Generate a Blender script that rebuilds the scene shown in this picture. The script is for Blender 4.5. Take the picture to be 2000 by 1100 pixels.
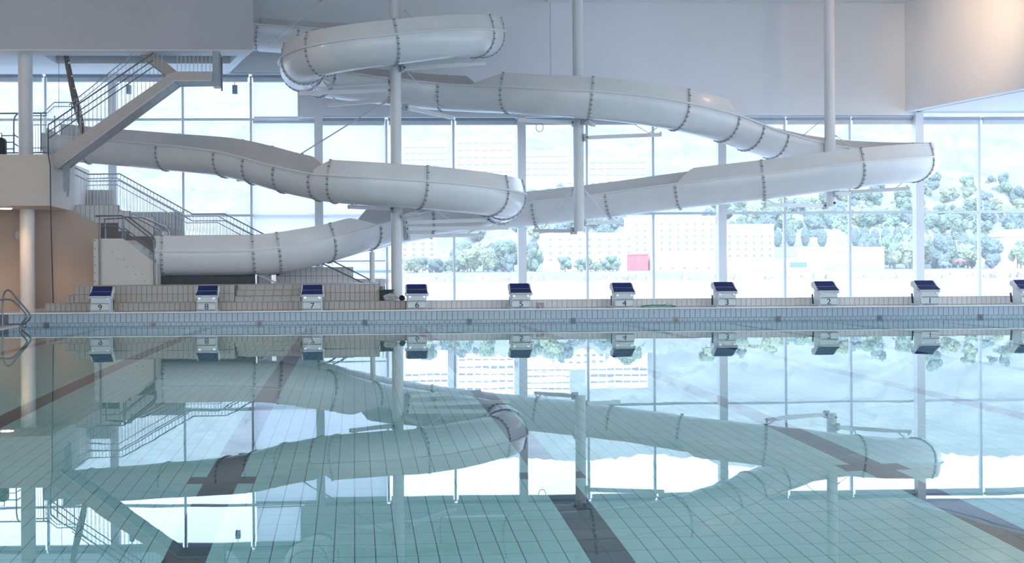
import bpy, bmesh, math, random
import numpy as np
from mathutils import Vector, Matrix, noise
random.seed(7)
for o in list(bpy.data.objects): bpy.data.objects.remove(o)
scene = bpy.context.scene
C = scene.collection

# ------------------------------------------------------------------ camera
F, X0, Y0 = 2501.0, 806.4, 530.3            # focal length and principal point in pixels of the 2000 x 1100 frame
YAW, ROLL, CAMZ = 0.0456, 0.0069, 1.2136
cam_d = bpy.data.cameras.new('camera'); cam = bpy.data.objects.new('camera', cam_d); C.objects.link(cam)
cam_d.sensor_fit = 'HORIZONTAL'; cam_d.sensor_width = 36.0; cam_d.lens = F / 2000 * 36
cam_d.shift_x = (1000 - X0) / 2000; cam_d.shift_y = -(550 - Y0) / 2000
cam_d.clip_end = 6000; cam_d.clip_start = .1
CAMR = Matrix.Rotation(-YAW, 4, 'Z') @ Matrix.Rotation(math.pi / 2, 4, 'X') @ Matrix.Rotation(-ROLL, 4, 'Z')
cam.matrix_world = Matrix.Translation((0, 0, CAMZ)) @ CAMR
scene.camera = cam

# ------------------------------------------------------------------ world, sun, exposure
w = bpy.data.worlds.new('world'); scene.world = w; w.use_nodes = True
nt = w.node_tree; bg = nt.nodes['Background']
sky = nt.nodes.new('ShaderNodeTexSky'); sky.sky_type = 'NISHITA'; sky.sun_disc = False
sky.sun_elevation = math.radians(48); sky.sun_rotation = math.radians(200); sky.dust_density = 2.5; sky.air_density = 1.0
mixw = nt.nodes.new('ShaderNodeMixRGB'); mixw.inputs[0].default_value = .62
mixw.inputs[2].default_value = (4.2, 5.0, 6.1, 1)      # even bright overcast veil mixed into the clear sky
nt.links.new(sky.outputs[0], mixw.inputs[1]); nt.links.new(mixw.outputs[0], bg.inputs[0]); bg.inputs[1].default_value = .42
sun_d = bpy.data.lights.new('sun', 'SUN'); sun_d.energy = 2.0; sun_d.angle = math.radians(3); sun_d.color = (1, .95, .87)
sun = bpy.data.objects.new('sun', sun_d); C.objects.link(sun)
sun.rotation_euler = (math.radians(42), 0, math.radians(-25))
scene.view_settings.view_transform = 'Standard'; scene.view_settings.look = 'None'
scene.view_settings.gamma = 1; scene.view_settings.use_curve_mapping = False
scene.view_settings.exposure = .94
scene.cycles.adaptive_threshold = .08; scene.cycles.max_bounces = 6; scene.cycles.diffuse_bounces = 3; scene.cycles.glossy_bounces = 3; scene.cycles.transmission_bounces = 5

# ------------------------------------------------------------------ helpers
def P(x, y, Y):
    """world point seen at pixel (x, y) on the plane at distance Y"""
    d = CAMR.to_3x3() @ Vector(((x - X0) / F, (Y0 - y) / F, -1))
    k = Y / d.y
    return Vector((d.x * k, Y, CAMZ + d.z * k))
def PZ(x, y, Z):
    d = CAMR.to_3x3() @ Vector(((x - X0) / F, (Y0 - y) / F, -1))
    k = (Z - CAMZ) / d.z
    return Vector((d.x * k, d.y * k, Z))
def tag(o, label=None, cat=None, group=None, kind=None):
    if label: o['label'] = label
    if cat: o['category'] = cat
    if group: o['group'] = group
    if kind: o['kind'] = kind
    return o
def empty(name, loc=(0, 0, 0), label=None, cat=None, group=None, kind=None):
    o = bpy.data.objects.new(name, None); C.objects.link(o); o.location = loc; o.empty_display_size = .2
    return tag(o, label, cat, group, kind)
class MB:
    def __init__(s): s.v = []; s.f = []
    def add(s, vs, fs):
        n = len(s.v); s.v += [tuple(v) for v in vs]; s.f += [tuple(i + n for i in f) for f in fs]; return s
    def box(s, a, b):
        x0, y0, z0 = (min(a[i], b[i]) for i in range(3)); x1, y1, z1 = (max(a[i], b[i]) for i in range(3))
        return s.add([(x0,y0,z0),(x1,y0,z0),(x1,y1,z0),(x0,y1,z0),(x0,y0,z1),(x1,y0,z1),(x1,y1,z1),(x0,y1,z1)],
                     [(0,3,2,1),(4,5,6,7),(0,1,5,4),(1,2,6,5),(2,3,7,6),(3,0,4,7)])
    def hexa(s, bot, top):          # two quads, same winding (counter-clockwise seen from above)
        return s.add(list(bot) + list(top), [(3,2,1,0),(4,5,6,7),(0,1,5,4),(1,2,6,5),(2,3,7,6),(3,0,4,7)])
    def prism(s, poly, d):          # polygon of 3-D points pushed along vector d
        n = len(poly); d = Vector(d)
        vs = [Vector(p) for p in poly] + [Vector(p) + d for p in poly]
        return s.add(vs, [tuple(range(n))[::-1], tuple(range(n, 2 * n))] + [(i, (i + 1) % n, (i + 1) % n + n, i + n) for i in range(n)])
    def tube(s, pts, r, n=8, closed=False, cap=True):
        pts = [Vector(p) for p in pts]; m = len(pts); rings = []; up = None
        for i, p in enumerate(pts):
            if closed: t = pts[(i + 1) % m] - pts[i - 1]
            else: t = pts[min(i + 1, m - 1)] - pts[max(i - 1, 0)]
            t.normalize()
            if up is None:
                up = Vector((0, 0, 1)) if abs(t.z) < .9 else Vector((1, 0, 0))
            a = t.cross(up); a.normalize(); b = a.cross(t); up = b
            rr = r[i] if isinstance(r, (list, tuple)) else r
            rings.append([p + (a * math.cos(2 * math.pi * k / n) + b * math.sin(2 * math.pi * k / n)) * rr for k in range(n)])
        vs = [v for R in rings for v in R]; fs = []
        for i in range(m if closed else m - 1):
            j = (i + 1) % m
            for k in range(n): fs.append((i*n+k, i*n+(k+1) % n, j*n+(k+1) % n, j*n+k))
        if cap and not closed: fs += [tuple(range(n))[::-1], tuple(range((m-1)*n, m*n))]
        return s.add(vs, fs)
    def build(s, name, m, parent=None, smooth=False, bevel=0, at=None):
        me = bpy.data.meshes.new(name); vs = s.v
        if at is not None: vs = [(v[0]-at[0], v[1]-at[1], v[2]-at[2]) for v in vs]
        me.from_pydata(vs, [], s.f)
        bm = bmesh.new(); bm.from_mesh(me); bmesh.ops.recalc_face_normals(bm, faces=bm.faces); bm.to_mesh(me); bm.free()
        return link(name, me, m, parent, smooth, bevel, at)
def link(name, me, m, parent=None, smooth=False, bevel=0, at=None):
    for mm in (m if isinstance(m, (list, tuple)) else [m]): 
        if len(me.materials) < (len(m) if isinstance(m, (list, tuple)) else 1): me.materials.append(mm)
    o = bpy.data.objects.new(name, me); C.objects.link(o)
    if at is not None: o.location = at
    if smooth:
        me.polygons.foreach_set('use_smooth', [True] * len(me.polygons))
        try: me.set_sharp_from_angle(angle=math.radians(38))
        except Exception: pass
    if bevel:
        b = o.modifiers.new('bevel', 'BEVEL'); b.width = bevel; b.segments = 2; b.limit_method = 'ANGLE'
    if parent is not None:
        o.parent = parent
        if parent.type == 'EMPTY' or True:
            o.matrix_parent_inverse = parent_matrix(parent).inverted()
    return o
def parent_matrix(p):
    m = Matrix.Translation(p.location) @ p.rotation_euler.to_matrix().to_4x4() if p.parent is None else None
    if m is None:
        m = parent_matrix(p.parent) @ p.matrix_parent_inverse @ Matrix.Translation(p.location)
    return m
def copy_obj(o, parent, loc=None):
    c = o.copy(); C.objects.link(c); c.parent = parent
    if loc is not None: c.location = loc
    return c
def bx(x0, x1, y0, y1, Y, depth=.1):
    """box whose front face covers that pixel rectangle at distance Y"""
    a = P((x0 + x1) / 2 - (x1 - x0) / 2, (y0 + y1) / 2, Y); b = P(x1, (y0 + y1) / 2, Y)
    t = P((x0 + x1) / 2, y0, Y).z; u = P((x0 + x1) / 2, y1, Y).z
    return (a.x, Y, u), (b.x, Y + depth, t)
def spline(pts, step=.12):
    """Catmull-Rom through points; returns samples and the sample index of every control point"""
    pts = [Vector(p) for p in pts]; out = []; idx = []
    q = [pts[0] * 2 - pts[1]] + pts + [pts[-1] * 2 - pts[-2]]
    for i in range(1, len(q) - 2):
        a, b, c, d = q[i-1], q[i], q[i+1], q[i+2]
        n = max(2, int((c - b).length / step)); idx.append(len(out))
        def kn(u, v): return max(1e-4, (u - v).length ** .5)
        t0 = 0; t1 = kn(b, a); t2 = t1 + kn(c, b); t3 = t2 + kn(d, c)
        for k in range(n):
            t = t1 + (t2 - t1) * k / n
            A1 = a*((t1-t)/(t1-t0)) + b*((t-t0)/(t1-t0)); A2 = b*((t2-t)/(t2-t1)) + c*((t-t1)/(t2-t1)); A3 = c*((t3-t)/(t3-t2)) + d*((t-t2)/(t3-t2))
            B1 = A1*((t2-t)/(t2-t0)) + A2*((t-t0)/(t2-t0)); B2 = A2*((t3-t)/(t3-t1)) + A3*((t-t1)/(t3-t1))
            out.append(B1*((t2-t)/(t2-t1)) + B2*((t-t1)/(t2-t1)))
    idx.append(len(out)); out.append(pts[-1])
    return out, idx

# ------------------------------------------------------------------ materials
MATS = {}
def mat(name, col, rough=.5, metal=0, var=.05, scale=6, bump=0, bscale=40, spec=.5, coat=0, emit=None, col2=None):
    if name in MATS: return MATS[name]
    m = bpy.data.materials.new(name); m.use_nodes = True; t = m.node_tree; b = t.nodes['Principled BSDF']
    tc = t.nodes.new('ShaderNodeTexCoord'); n = t.nodes.new('ShaderNodeTexNoise'); n.inputs['Scale'].default_value = scale; n.inputs['Detail'].default_value = 5
    t.links.new(tc.outputs['Object'], n.inputs['Vector'])
    r = t.nodes.new('ShaderNodeValToRGB'); r.color_ramp.elements[0].position = .3; r.color_ramp.elements[1].position = .7
    c2 = col2 or tuple(min(1, c * (1 + var)) for c in col)
    c1 = col if col2 else tuple(c * (1 - var) for c in col)
    r.color_ramp.elements[0].color = (*c1, 1); r.color_ramp.elements[1].color = (*c2, 1)
    t.links.new(n.outputs['Fac'], r.inputs[0]); t.links.new(r.outputs[0], b.inputs['Base Color'])
    b.inputs['Roughness'].default_value = rough; b.inputs['Metallic'].default_value = metal; b.inputs['Specular IOR Level'].default_value = spec
    if coat: b.inputs['Coat Weight'].default_value = coat; b.inputs['Coat Roughness'].default_value = .12
    if bump:
        n2 = t.nodes.new('ShaderNodeTexNoise'); n2.inputs['Scale'].default_value = bscale; t.links.new(tc.outputs['Object'], n2.inputs['Vector'])
        bp = t.nodes.new('ShaderNodeBump'); bp.inputs['Strength'].default_value = bump; bp.inputs['Distance'].default_value = .02
        t.links.new(n2.outputs['Fac'], bp.inputs['Height']); t.links.new(bp.outputs[0], b.inputs['Normal'])
    if emit: b.inputs['Emission Color'].default_value = (*emit[0], 1); b.inputs['Emission Strength'].default_value = emit[1]
    MATS[name] = m; return m
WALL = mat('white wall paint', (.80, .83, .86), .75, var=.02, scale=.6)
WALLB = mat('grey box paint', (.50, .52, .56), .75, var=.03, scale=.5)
BALC = mat('cream balcony paint', (.62, .575, .53), .7, var=.02, scale=.7)
CEIL = mat('ceiling white', (.82, .83, .85), .8, var=.02, scale=.5)
UNDER = mat('wall under balcony', (.52, .44, .385), .7, var=.04, scale=1.2)  # white wall; the warm lamplight on it is put into this brown
SLIDE = mat('slide gelcoat', (.76, .78, .80), .28, var=.03, scale=2, coat=.25)
SLIDEG = mat('slide guard gelcoat', (.76, .755, .75), .32, var=.03, scale=2, coat=.2)
RIM = mat('slide rim', (.76, .77, .78), .35, var=.02)
FLANGE = mat('slide flange', (.52, .54, .57), .45, var=.06, scale=20)
BOLT = mat('bolt steel dark', (.10, .11, .13), .4, .6)
STEELW = mat('white painted steel', (.76, .78, .80), .4, var=.02, scale=3)
STEEL = mat('brushed steel', (.46, .48, .51), .3, .85, var=.08, scale=30)
STEELD = mat('dark rail steel', (.20, .22, .25), .35, .6, var=.08, scale=30)
ALU = mat('window aluminium', (.60, .64, .70), .45, .3, var=.04, scale=10)
ALUD = mat('window head grey blue', (.34, .40, .48), .5, .2, var=.05, scale=8)
STRING = mat('stair stringer paint', (.50, .47, .45), .55, var=.06, scale=5)
TREAD = mat('stair tread', (.42, .43, .45), .6, var=.06, scale=8)
TILEB = mat('shaded beige tile', (.44, .40, .365), .3, var=.06, scale=3)  # beige darkened: shade and warm light of the left stands put into the colour
TILEW = mat('pale tile', (.70, .69, .68), .3, var=.05, scale=3)
TILEP = mat('pool edge tile', (.40, .49, .57), .22, var=.06, scale=4)
GROUT = mat('grout', (.17, .19, .22), .9, var=.08, scale=20)
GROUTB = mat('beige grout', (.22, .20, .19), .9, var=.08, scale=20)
RIMW = mat('white pool rim', (.85, .86, .88), .16, var=.02)
DECK = mat('deck tile', (.66, .65, .64), .14, var=.06, scale=6, bump=.05, bscale=60)
POOLT = mat('pool floor tile', (.88, .94, .94), .5, var=.05, scale=3)
POOLD = mat('pool lane tile', (.11, .10, .13), .5, var=.1, scale=5)
PGROUT = mat('pool grout', (.10, .11, .12), .9, var=.1, scale=20)
BLUE = mat('blue tread rubber', (.010, .022, .13), .7, var=.15, scale=40, bump=.15, bscale=200)
BLOCKW = mat('block fibreglass', (.70, .73, .75), .35, var=.03, scale=6)
BLACK = mat('black plastic', (.012, .014, .02), .5, var=.2, scale=10)
INK = mat('number ink', (.015, .02, .035), .6, var=.1)
PLATE = mat('anchor plate', (.15, .18, .21), .4, .3, var=.1, scale=20)
PLASTIC = mat('grey plastic sheet', (.45, .45, .46), .3, var=.2, scale=9)
GREEN = mat('green hose', (.03, .35, .12), .4, var=.1)
BOX = mat('grey outlet box', (.40, .38, .37), .5, var=.1)
SPEAK = mat('small blue grey box', (.28, .33, .42), .5, var=.06)
HOSE = mat('dark taped hose', (.16, .15, .15), .6, var=.35, scale=14)
STRAP = mat('grey strap', (.38, .42, .47), .7, var=.08)
def blind_mat():
    m = bpy.data.materials.new('roller blind'); m.use_nodes = True; t = m.node_tree; t.nodes.clear()
    o = t.nodes.new('ShaderNodeOutputMaterial'); d = t.nodes.new('ShaderNodeBsdfDiffuse'); tr = t.nodes.new('ShaderNodeBsdfTranslucent'); mx = t.nodes.new('ShaderNodeMixShader')
    tc = t.nodes.new('ShaderNodeTexCoord'); n = t.nodes.new('ShaderNodeTexNoise'); n.inputs['Scale'].default_value = 1.5
    r = t.nodes.new('ShaderNodeValToRGB'); r.color_ramp.elements[0].color = (.90, .90, .93, 1); r.color_ramp.elements[1].color = (.95, .95, .97, 1)
    t.links.new(tc.outputs['Object'], n.inputs['Vector']); t.links.new(n.outputs['Fac'], r.inputs[0]); t.links.new(r.outputs[0], d.inputs[0]); t.links.new(r.outputs[0], tr.inputs[0])
    mx.inputs[0].default_value = .8
    t.links.new(d.outputs[0], mx.inputs[1]); t.links.new(tr.outputs[0], mx.inputs[2]); t.links.new(mx.outputs[0], o.inputs[0]); return m
BLIND = blind_mat()
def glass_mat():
    # clear pane; translucent white mixed in to imitate the haze outdoors
    m = bpy.data.materials.new('haze veil window glass'); m.use_nodes = True; t = m.node_tree; t.nodes.clear()
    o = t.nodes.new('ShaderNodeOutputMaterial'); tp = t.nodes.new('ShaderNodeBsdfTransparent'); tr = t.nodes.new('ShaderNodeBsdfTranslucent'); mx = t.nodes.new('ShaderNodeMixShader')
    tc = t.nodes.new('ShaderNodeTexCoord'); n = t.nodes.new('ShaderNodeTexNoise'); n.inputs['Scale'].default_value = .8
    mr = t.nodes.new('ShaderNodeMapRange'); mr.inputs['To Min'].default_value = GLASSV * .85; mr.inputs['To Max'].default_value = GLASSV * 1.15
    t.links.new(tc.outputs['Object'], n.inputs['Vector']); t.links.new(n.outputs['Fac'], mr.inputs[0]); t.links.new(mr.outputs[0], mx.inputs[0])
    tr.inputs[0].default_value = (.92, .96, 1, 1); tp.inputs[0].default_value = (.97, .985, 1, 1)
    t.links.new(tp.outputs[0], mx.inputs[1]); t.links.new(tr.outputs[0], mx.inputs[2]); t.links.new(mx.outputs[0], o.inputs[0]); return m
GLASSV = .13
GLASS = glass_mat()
def water_mat():
    m = bpy.data.materials.new('still pool water'); m.use_nodes = True; t = m.node_tree; t.nodes.clear()
    o = t.nodes.new('ShaderNodeOutputMaterial'); g = t.nodes.new('ShaderNodeBsdfGlass'); g.inputs['IOR'].default_value = 1.333; g.inputs['Roughness'].default_value = 0
    g.inputs['Color'].default_value = (.76, .975, .955, 1)
    fr = t.nodes.new('ShaderNodeFresnel'); fr.inputs[0].default_value = 1.333
    gl = t.nodes.new('ShaderNodeBsdfGlossy'); gl.inputs['Roughness'].default_value = 0; gl.inputs['Color'].default_value = (.93, .98, 1, 1)
    rf = t.nodes.new('ShaderNodeBsdfRefraction'); rf.inputs['IOR'].default_value = 1.333; rf.inputs['Roughness'].default_value = 0; rf.inputs['Color'].default_value = (.70, .97, .95, 1)
    mx = t.nodes.new('ShaderNodeMixShader')
    tc = t.nodes.new('ShaderNodeTexCoord'); n = t.nodes.new('ShaderNodeTexNoise'); n.inputs['Scale'].default_value = 1.1; n.inputs['Detail'].default_value = 2
    bp = t.nodes.new('ShaderNodeBump'); bp.inputs['Strength'].default_value = .02; bp.inputs['Distance'].default_value = .02
    t.links.new(tc.outputs['Object'], n.inputs['Vector']); t.links.new(n.outputs['Fac'], bp.inputs['Height'])
    for q in (fr, gl, rf): t.links.new(bp.outputs[0], q.inputs['Normal'])
    t.links.new(fr.outputs[0], mx.inputs[0]); t.links.new(rf.outputs[0], mx.inputs[1]); t.links.new(gl.outputs[0], mx.inputs[2])
    t.links.new(mx.outputs[0], o.inputs[0]); t.nodes.remove(g); return m
WATER = water_mat()

def struct(name, mb, m, parent=None, **k):
    o = mb.build(name, m, parent, **k)
    if parent is None: o['kind'] = 'structure'
    return o
_tile = {}
def tile_wall(parent, X0_, X1_, z0, z1, Yf, tw, m, rows=1, gap=.011, t=.012, name='tile', lim=300, zs=None):
    """tiles proud of a wall face at Y = Yf (facing the camera), each one a child of the wall"""
    n = max(1, round((X1_ - X0_) / tw)); tw = (X1_ - X0_) / n
    zs = zs or [z0 + (z1 - z0) * i / rows for i in range(rows + 1)]
    cnt = 0; rest = MB()
    for r in range(len(zs) - 1):
        h = zs[r+1] - zs[r]; key = (round(tw, 3), round(h, 3), m.name)
        if key not in _tile:
            me = bpy.data.meshes.new('tile'); b = MB().box((-tw/2 + gap/2, -t, -h/2 + gap/2), (tw/2 - gap/2, 0, h/2 - gap/2))
            me.from_pydata(b.v, [], b.f); me.materials.append(m); _tile[key] = me
        for i in range(n):
            c = (X0_ + tw * (i + .5), Yf, zs[r] + h / 2)
            if cnt < lim:
                o = bpy.data.objects.new(name, _tile[key]); C.objects.link(o); o.location = c
                o.parent = parent; o.matrix_parent_inverse = parent_matrix(parent).inverted(); cnt += 1
            else:
                rest.box((c[0]-tw/2+gap/2, c[1]-t, c[2]-h/2+gap/2), (c[0]+tw/2-gap/2, c[1], c[2]+h/2-gap/2))
    if rest.v: rest.build('more_tiles', m, parent)['kind'] = 'stuff'

# ================================================================== THE ROOM
DP = 30.56           # far end wall of the pool
X6 = 1.49           # centre of lane 6
def lane(k): return X6 + (6 - k) * 2.5
XL = lane(9) - 1.72; XR = lane(0) + 1.72; ZD = .295; YN = 1.6
YW = 39.55           # window wall
RX0, RX1, RY0 = -17.0, 27.0, -4.0
XRW = RX1

# pool basin
struct('floor_pool', MB().box((XL, YN, -2.2), (XR, DP, -2.012)), PGROUT)
pw = struct('wall_pool_end', MB().box((XL - 1.0, DP + .012, -2.2), (XR + 6, DP + .25, .262)), GROUT)
tile_wall(pw, XL - .42, lane(0) + .2, .047, .262, DP + .012, .125, TILEP)
o = None
rw = MB(); n = round((lane(0) + .2 - XL + .0) / .125)
for r in range(8):
    for i in range(n):
        x = XL + .003 + i * .125; z = .047 - .25 * (r + 1)
        rw.box((x, DP, z + .003), (x + .119, DP + .012, z + .247))
q = rw.build('submerged_tiles', TILEP, pw); q['kind'] = 'stuff'
rimo = MB().box((XL - 1.0, DP - .02, .262), (XR + 6, DP + .25, ZD)).build('rim', RIMW, pw, bevel=.01)
struct('wall_pool_left', MB().box((XL - .25, YN, -2.2), (XL, DP, -.005)), TILEP)
struct('wall_pool_right', MB().box((XR, YN, -2.2), (XR + .25, DP, -.005)), TILEP)
struct('wall_pool_near', MB().box((XL, YN - .25, -2.2), (XR, YN, -.005)), TILEP)

# pool floor tiles: the nearest in view as parts, the rest joined
fl = bpy.data.objects['floor_pool']
tw_, tl_ = .125, .25
def lane_tile(x):
    for k in range(10):
        if abs(x - lane(k)) < .126: return True
    return False
def cross(x, y):                              # short cross bars of the lane markings
    return any(abs(x - lane(k)) < .25 for k in range(10)) and (9.5 < y < 9.75 or 27.8 < y < 28.05)
xs = np.arange(math.ceil((XL - lane(6)) / tw_) * tw_ + lane(6), XR - tw_, tw_)
ys = np.arange(YN, DP - tl_ + .001, tl_)
big = {0: MB(), 1: MB()}; me2 = {}
for k, m in ((0, POOLT), (1, POOLD)):
    me = bpy.data.meshes.new('floor_tile'); b = MB().box((.003, .003, -.012), (tw_ - .003, tl_ - .003, 0)); me.from_pydata(b.v, [], b.f); me.materials.append(m); me2[k] = me
cnt = 0
for y in ys:
    for x in xs:
        k = 1 if lane_tile(x + tw_ / 2) or cross(x + tw_ / 2, y + tl_ / 2) else 0
        if 7.3 < y < 8.9 and abs(x - .0 - (y * .0)) < 3.1 and cnt < 300 and -2.6 < x - .35 < 3.6:
            oo = bpy.data.objects.new('floor_tile', me2[k]); C.objects.link(oo); oo.location = (x, y, -2.0); oo.parent = fl; cnt += 1
        else:
            big[k].add([(x+.003,y+.003,-2),(x+tw_-.003,y+.003,-2),(x+tw_-.003,y+tl_-.003,-2),(x+.003,y+tl_-.003,-2),
                        (x+.003,y+.003,-2.012),(x+tw_-.003,y+.003,-2.012),(x+tw_-.003,y+tl_-.003,-2.012),(x+.003,y+tl_-.003,-2.012)],
                       [(0,1,2,3),(0,4,5,1),(1,5,6,2),(2,6,7,3),(3,7,4,0)])
for k, nm, m in ((0, 'floor_tiles_pale', POOLT), (1, 'lane_line_tiles', POOLD)):
    me = bpy.data.meshes.new(nm); me.from_pydata(big[k].v, [], big[k].f); oo = link(nm, me, m, fl); oo['kind'] = 'stuff'
# water
wt = MB().add([(XL, YN, 0), (XR, YN, 0), (XR, DP, 0), (XL, DP, 0)], [(0, 1, 2, 3)]).build('pool_water', WATER)
if wt.data.polygons[0].normal.z < 0: wt.data.flip_normals()
tag(wt, 'still clear turquoise pool water mirroring the slides and windows', 'water', kind='stuff')

# decks
struct('floor_left', MB().box((RX0, RY0, -.4), (XL - .25, DP + .5, .012)), DECK)
struct('floor_right', MB().box((XR + .25, RY0, -.4), (RX1, DP, .012)), DECK)
struct('floor_near', MB().box((XL - .25, RY0, -.4), (XR + .25, YN - .25, .012)), DECK)
struct('floor_far', MB().box((XL - .62, DP + .25, -.4), (RX1, YW + .1, ZD)), DECK)
struct('floor_corner', MB().box((RX0, DP + .5, -.4), (XL - .62, YW + .1, .10)), DECK)
struct('trim_gutter', MB().box((XL - .25, YN, -.004), (XL - .02, DP, .02)), RIMW)

# window wall -------------------------------------------------------------
mull = [(-6, 90), (-5, 224), (-4, 358), (-3, 491), (-2, 622), (-1, 755), (0, 888), (1, 1015), (2, 1147), (3, 1275), (4, 1405), (5, 1530), (6, 1660), (7, 1785), (8, 1912)]
WP = 2.0763; XW = 3.0855
ZS, ZT1, ZT2, ZH = .10, 2.97, 5.92, 7.25
def mx(k): return XW + k * WP
XHI = P(588, 190, YW).x           # right of this the upper wall hangs over the windows
for n_, k in enumerate(range(-9, 12)):
    x0, x1 = mx(k), mx(k + 1)
    tops = ZH if x0 < XHI - .5 else ZT2
    wn = MB()
    root = empty('window_%d' % (n_ + 1), (x0, YW, 0), kind='structure')
    MB().box((x0 - .035, YW - .06, ZS), (x0 + .035, YW + .06, tops)).build('mullion', ALU, root)
    for zz, nm, hh in ((ZT1, 'transom', .035), (ZT2, 'transom', .035)):
        if zz < tops: MB().box((x0 + .036, YW - .05, zz - hh), (x1 - .036, YW + .05, zz + hh)).build(nm, ALU, root)
    MB().box((x0 + .036, YW - .06, ZS), (x1 - .036, YW + .05, ZS + .09)).build('sill', ALU, root)
    zl = [ZS, ZT1, ZT2, ZH] if tops == ZH else [ZS, ZT1, ZT2]
    for a, b in zip(zl[:-1], zl[1:]):
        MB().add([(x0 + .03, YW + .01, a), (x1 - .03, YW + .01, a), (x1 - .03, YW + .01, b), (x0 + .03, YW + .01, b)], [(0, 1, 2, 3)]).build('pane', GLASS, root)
    # cassette of the rolled-up blind under the head
    zc = tops
    MB().box((x0 + .05, YW - .26, zc - .06), (x1 - .05, YW - .07, zc + .02)).build('blind_cassette', ALUD, root)
    MB().box((x0 + .08, YW - .20, zc - .20), (x1 - .08, YW - .10, zc - .062)).build('blind_roll', ALU, root)
for n_, k in enumerate((-8, -5, -2, 1, 4, 7, 10)):
    x = mx(k); tops = ZH if k <= -3 else ZT2 + .15
    struct('trim_%d' % (n_ + 1), MB().box((x - .125, YW - .42, ZD - .2), (x + .125, YW - .14, tops)), STEELW)
# upper wall over the windows, ceiling
struct('wall_upper_left', MB().box((RX0, YW - .35, ZH + .06), (XHI - .002, YW + .1, 12.2)).box((XHI, YW - .35, ZT2 + .06), (P(1075, 100, YW - .35).x - .003, YW + .1, 12.2)), WALL)
struct('wall_upper_right', MB().box((P(1075, 100, YW - .35).x + .003, YW - .36, ZT2 + .06), (P(1768, 100, YW - .36).x + .35, YW + .1, 9.75)), WALL)
struct('trim_upper_end', MB().box((XHI - .09, YW - .37, ZT2 + .02), (XHI, YW - .2, ZH)), STEELW)
ZC = PZ(1400, 5, 0).z
ZC = P(1400, 5.5, YW - .36).z
struct('ceiling', MB().box((P(1068, 4, YW - .36).x, RY0, ZC), (RX1, YW + .1, ZC + .4)), CEIL)
struct('ceiling_left', MB().box((RX0, RY0, 12.2), (P(1068, 4, YW - .36).x, YW + .1, 12.5)), CEIL)
struct('wall_ceiling_step', MB().box((P(1068, 4, YW - .36).x, RY0, ZC + .4), (P(1068, 4, YW - .36).x + .2, YW + .1, 12.5)), CEIL)
# right bulkhead with its lower soffit
ZB = P(1768, 218, YW - .36).z
a = P(1768, 218, YW - .36); b = PZ(2000, 172.5, ZB); dirn = (b - a).normalized(); e = a + dirn * ((a.y - RY0) / -dirn.y)
nrm = Vector((-dirn.y, dirn.x, 0)).normalized()
if nrm.x < 0: nrm = -nrm
struct('wall_bulkhead', MB().hexa([(a.x, a.y, ZB), (e.x, e.y, ZB), (e.x + .3, e.y, ZB), (a.x + .3, a.y, ZB)][::-1],
        [(a.x, a.y, ZC), (e.x, e.y, ZC), (e.x + .3, e.y, ZC), (a.x + .3, a.y, ZC)][::-1]), WALL)
struct('ceiling_soffit', MB().prism([(a.x + .302, YW + .1, ZB), (e.x + .302, RY0, ZB), (RX1, RY0, ZB), (RX1, YW + .1, ZB)], (0, 0, .25)), CEIL)
# side and rear walls with their glazing (behind and beside the camera)
struct('wall_left', MB().box((RX0 - .3, RY0, -.4), (RX0, YW + .1, 12.5)), WALL)
struct('wall_right', MB().box((RX1, RY0, -.4), (RX1 + .3, YW + .1, .4)).box((RX1, RY0, ZB - .3), (RX1 + .3, YW + .1, 10))
       .box((RX1, RY0, .4), (RX1 + .3, 2, ZB - .3)), WALL)
struct('wall_rear', MB().box((RX0, RY0 - .3, -.4), (RX1, RY0, 1.0)).box((RX0, RY0 - .3, 7.0), (RX1, RY0, 12.5))
       .box((RX0, RY0 - .3, 1.0), (-12, RY0, 7.0)).box((22, RY0 - .3, 1.0), (RX1, RY0, 7.0)), WALL)
g = empty('window_40', (RX1 + .1, 20, 0), kind='structure')
for i in range(9):
    y = 2 + i * 4.2
    MB().box((RX1 + .02, y - .04, .4), (RX1 + .16, y + .04, ZB - .3)).build('mullion', ALU, g)
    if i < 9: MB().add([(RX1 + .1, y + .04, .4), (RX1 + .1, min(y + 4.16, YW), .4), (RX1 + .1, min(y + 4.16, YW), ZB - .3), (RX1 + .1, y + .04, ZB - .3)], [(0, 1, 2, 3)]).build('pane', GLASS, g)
g = empty('window_41', (5, RY0 - .1, 0), kind='structure')
for i in range(9):
    x = -12 + i * 4.25
    MB().box((x - .04, RY0 - .18, 1.0), (x + .04, RY0 - .02, 7.0)).build('mullion', ALU, g)
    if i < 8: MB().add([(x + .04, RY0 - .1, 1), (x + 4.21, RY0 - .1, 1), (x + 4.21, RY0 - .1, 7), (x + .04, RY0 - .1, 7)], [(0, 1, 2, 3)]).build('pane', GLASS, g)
def portal(name, loc, rot, sx, sy):
    d = bpy.data.lights.new(name, 'AREA'); d.shape = 'RECTANGLE'; d.size = sx; d.size_y = sy; d.cycles.is_portal = True
    o = bpy.data.objects.new(name, d); C.objects.link(o); o.location = loc; o.rotation_euler = rot
portal('portal_windows', (5, YW + .25, 3.6), (math.radians(-90), 0, 0), 44, 7.4)
portal('portal_right', (RX1 + .4, 18, 3.1), (0, math.radians(90), 0), 5.6, 44)
portal('portal_rear', (5, RY0 - .4, 4), (math.radians(90), 0, 0), 34, 6)

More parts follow.
